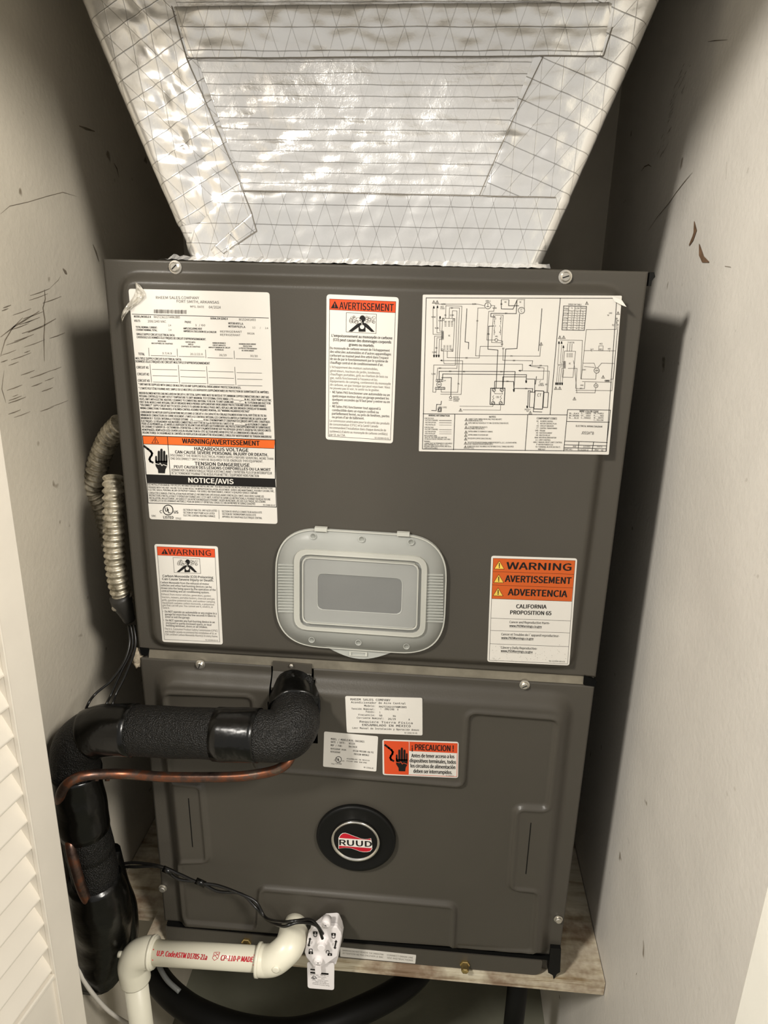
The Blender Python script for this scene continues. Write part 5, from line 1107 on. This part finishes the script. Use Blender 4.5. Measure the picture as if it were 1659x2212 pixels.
def padlock(x, y, flip=False, open_=False):
    S.Q([(x-55, y-32), (x+50, y-28), (x+52, y+36), (x-58, y+32)], r=14); S.C(x, y, 13, 'white', 3); S.Q([(x-5, y), (x+5, y), (x+9, y+24), (x-9, y+24)], 'white', 3)
    sg = 1 if flip else -1; ox = -52 if open_ else 0
    S.L([(x+ox-38, y+sg*34), (x+ox-38, y+sg*70), (x+ox-20, y+sg*92), (x+ox+16, y+sg*92), (x+ox+34, y+sg*70), (x+ox+34, y+sg*34)], 14)
padlock(345, 602, True, False); padlock(782, 638, True, False); padlock(240, 1080, False, False); padlock(694, 1120, False, True)
S.T('PUSH', 262, 860, 284, 800, 24, mat='ink_grey'); S.T('LOCK', 770, 900, 790, 840, 24, mat='ink_grey')
for (mat, lev), (V, F) in S.data.items():
    me = bpy.data.meshes.new('icon'); me.from_pydata(V, [], F); link('icon_print', me, mat, sb, kind='stuff')

# ------------------------------------------------------------------ wires
wp = thing('switch_wire', 'black twin wire drooping across the lower door to the float switch', 'wire', at(470, 1920, -.03))
bp = [(206, 1850, -.015), (246, 1868, -.012), (290, 1868, -.014), (345, 1872, -.020), (385, 1893, -.026), (430, 1906, -.028), (470, 1919, -.030), (520, 1931, -.034), (553, 1955, -.040), (575, 1984, -.046), (610, 1996, -.082), (640, 1991, -.084), (668, 1990, -.070), (686, 2001, -.062), (697, 2022, -.056)]
for k in (0, 1):
    pts = [at(x, y, Y)+Vector((0, 0, (.0022 if k else -.0022)*(.4+abs(math.sin(i*1.3))))) + Vector((0, (.0015 if (i+k) % 2 else -.0015), 0)) for i, (x, y, Y) in enumerate(bp)]
    bm = nb(); tube(bm, catmull(pts, 8), .0019, 10); link('conductor', bm, 'wire', wp, True)
for px, py, Y in ((433, 1907, -.0285), (362, 1881, -.023)):
    a0 = at(px-10, py-5, Y); a1_ = at(px+10, py+4, Y); bm = nb(); tube(bm, [a0, a1_], .0040, 10); link('tape_wrap', bm, 'vinyl', wp, True)
gw = thing('thermostat_wires', 'thin black wires hanging in the dark gap left of the cabinet', 'wire', at(250, 1450, .03))
for k, (pts) in enumerate(([(278, 1352), (280, 1390), (268, 1430), (240, 1470), (205, 1500), (186, 1530)], [(283, 1350), (286, 1400), (262, 1450), (240, 1500), (226, 1530)], [(290, 1350), (292, 1400), (270, 1460), (250, 1500), (240, 1530)])):
    Yk = .02-.004*k
    bm = nb(); tube(bm, catmull([at(x, y, Yk-.0125*i) for i, (x, y) in enumerate(pts)]+[at(pts[-1][0]-20, pts[-1][1]+60, -.015)], 8), .0016, 8); link('conductor', bm, 'wire', gw, True)

# ------------------------------------------------------------------ flexible conduits
def conduit_obj(pts, r, name, label, cat='conduit'):
    t = thing(name, label, cat, pts[-1], 'corrugated conduits left of the cabinet'); q = catmull(pts, 40); bm = nb()
    # resample finely so each corrugation shows
    tube(bm, q, r, 20, rfun=lambda L_, t_: r*(1+.13*math.sin(2*PI*L_/.0078))); link('corrugated_sleeve', bm, 'conduit', t, True); return t, q
t, q = conduit_obj([at(246, 1030, .040), at(245, 1065, .030), at(246, 1130, .026), at(248, 1200, .026), at(256, 1260, .028), at(270, 1304, .034)], .0112, 'flexible_conduit', 'bright corrugated metal conduit hanging beside the cabinet left edge')
bm = nb(); tube(bm, catmull([at(258, 1288, .026), at(270, 1316, .03), at(280, 1340, .034)], 5), [.0125, .0125, .013, .012, .0115, .0105, .0095, .009, .008, .008, .007], 12); link('clamp_connector', bm, 'metal_dark', t, True)
bm = nb(); c = at(250, 1312, .022); lathe(bm, [(.0035, -.006), (.0035, .004), (.002, .005)], c, seg=10); fixn(link('clamp_screw', bm, 'galv', t))
bm = nb(); t2, q2 = conduit_obj([at(262, 915, .10), at(236, 945, .11), at(216, 990, .12), at(206, 1030, .125), at(200, 1058, .13), at(222, 1100, .14), at(232, 1150, .15), at(226, 1190, .16)], .0125, 'flexible_conduit', 'dim corrugated conduit curling behind the bright one against the left wall')
bm.free()

# ------------------------------------------------------------------ under the platform
zf = ZF+.022
hs = thing('black_hose', 'thick black hose loop lying in the dark space under the platform', 'hose', (0, .1, ZF))
ring_pts = [atZ(x, y, -1.12) for x, y in ((320, 2060), (335, 2105), (372, 2150), (430, 2190), (520, 2222), (620, 2232), (700, 2215), (790, 2178), (860, 2140), (905, 2100), (915, 2070))]
bm = nb(); tube(bm, catmull(ring_pts, 8), .021, 18); link('hose', bm, 'black', hs, True)
bm = nb(); pr_ = ring_pts[0]; tube(bm, [pr_, pr_+Vector((-.03, .05, .0)), Vector((pr_.x-.04, pr_.y+.06, ZF+.0))], .021, 14); link('hose_tail', bm, 'black', hs, True)
gc = thing('grey_tube', 'thin grey tube curving beside the black hose under the platform', 'tube', atZ(389, 2140, -1.05))
bm = nb(); tube(bm, catmull([atZ(335, 2060, -1.07), atZ(345, 2090, -1.07), atZ(362, 2118, -1.08), atZ(388, 2142, -1.09)], 6), .004, 10); M['greytube'] = simple('grey_tube', srgb(118, 120, 118), .4); link('tube', bm, 'greytube', gc, True)
wc = thing('white_cable', 'thin white cable curving below the black taped bundle by the door', 'cable', at(230, 2170, -.06))
bm = nb(); tube(bm, catmull([at(168, 2085, -.062), at(180, 2116, -.064), at(205, 2152, -.060), at(240, 2188, -.045), at(285, 2216, -.020), at(330, 2240, .0), atZ(380, 2300, ZF+.003)], 8), .0028, 10); link('cable', bm, 'cable', wc, True)
p = at(1116, 2150, .12); bp_ = thing('dark_gap_post', 'dark upright added for the black gap under the right side of the platform', 'pipe', (p.x, .12, ZF))
bm = nb(); tube(bm, [(p.x, .12, ZF), (p.x, .12, SH0)], .016, 16); link('pipe', bm, 'black', bp_, True)  # added black upright, drawn for the dark gap at the back corner
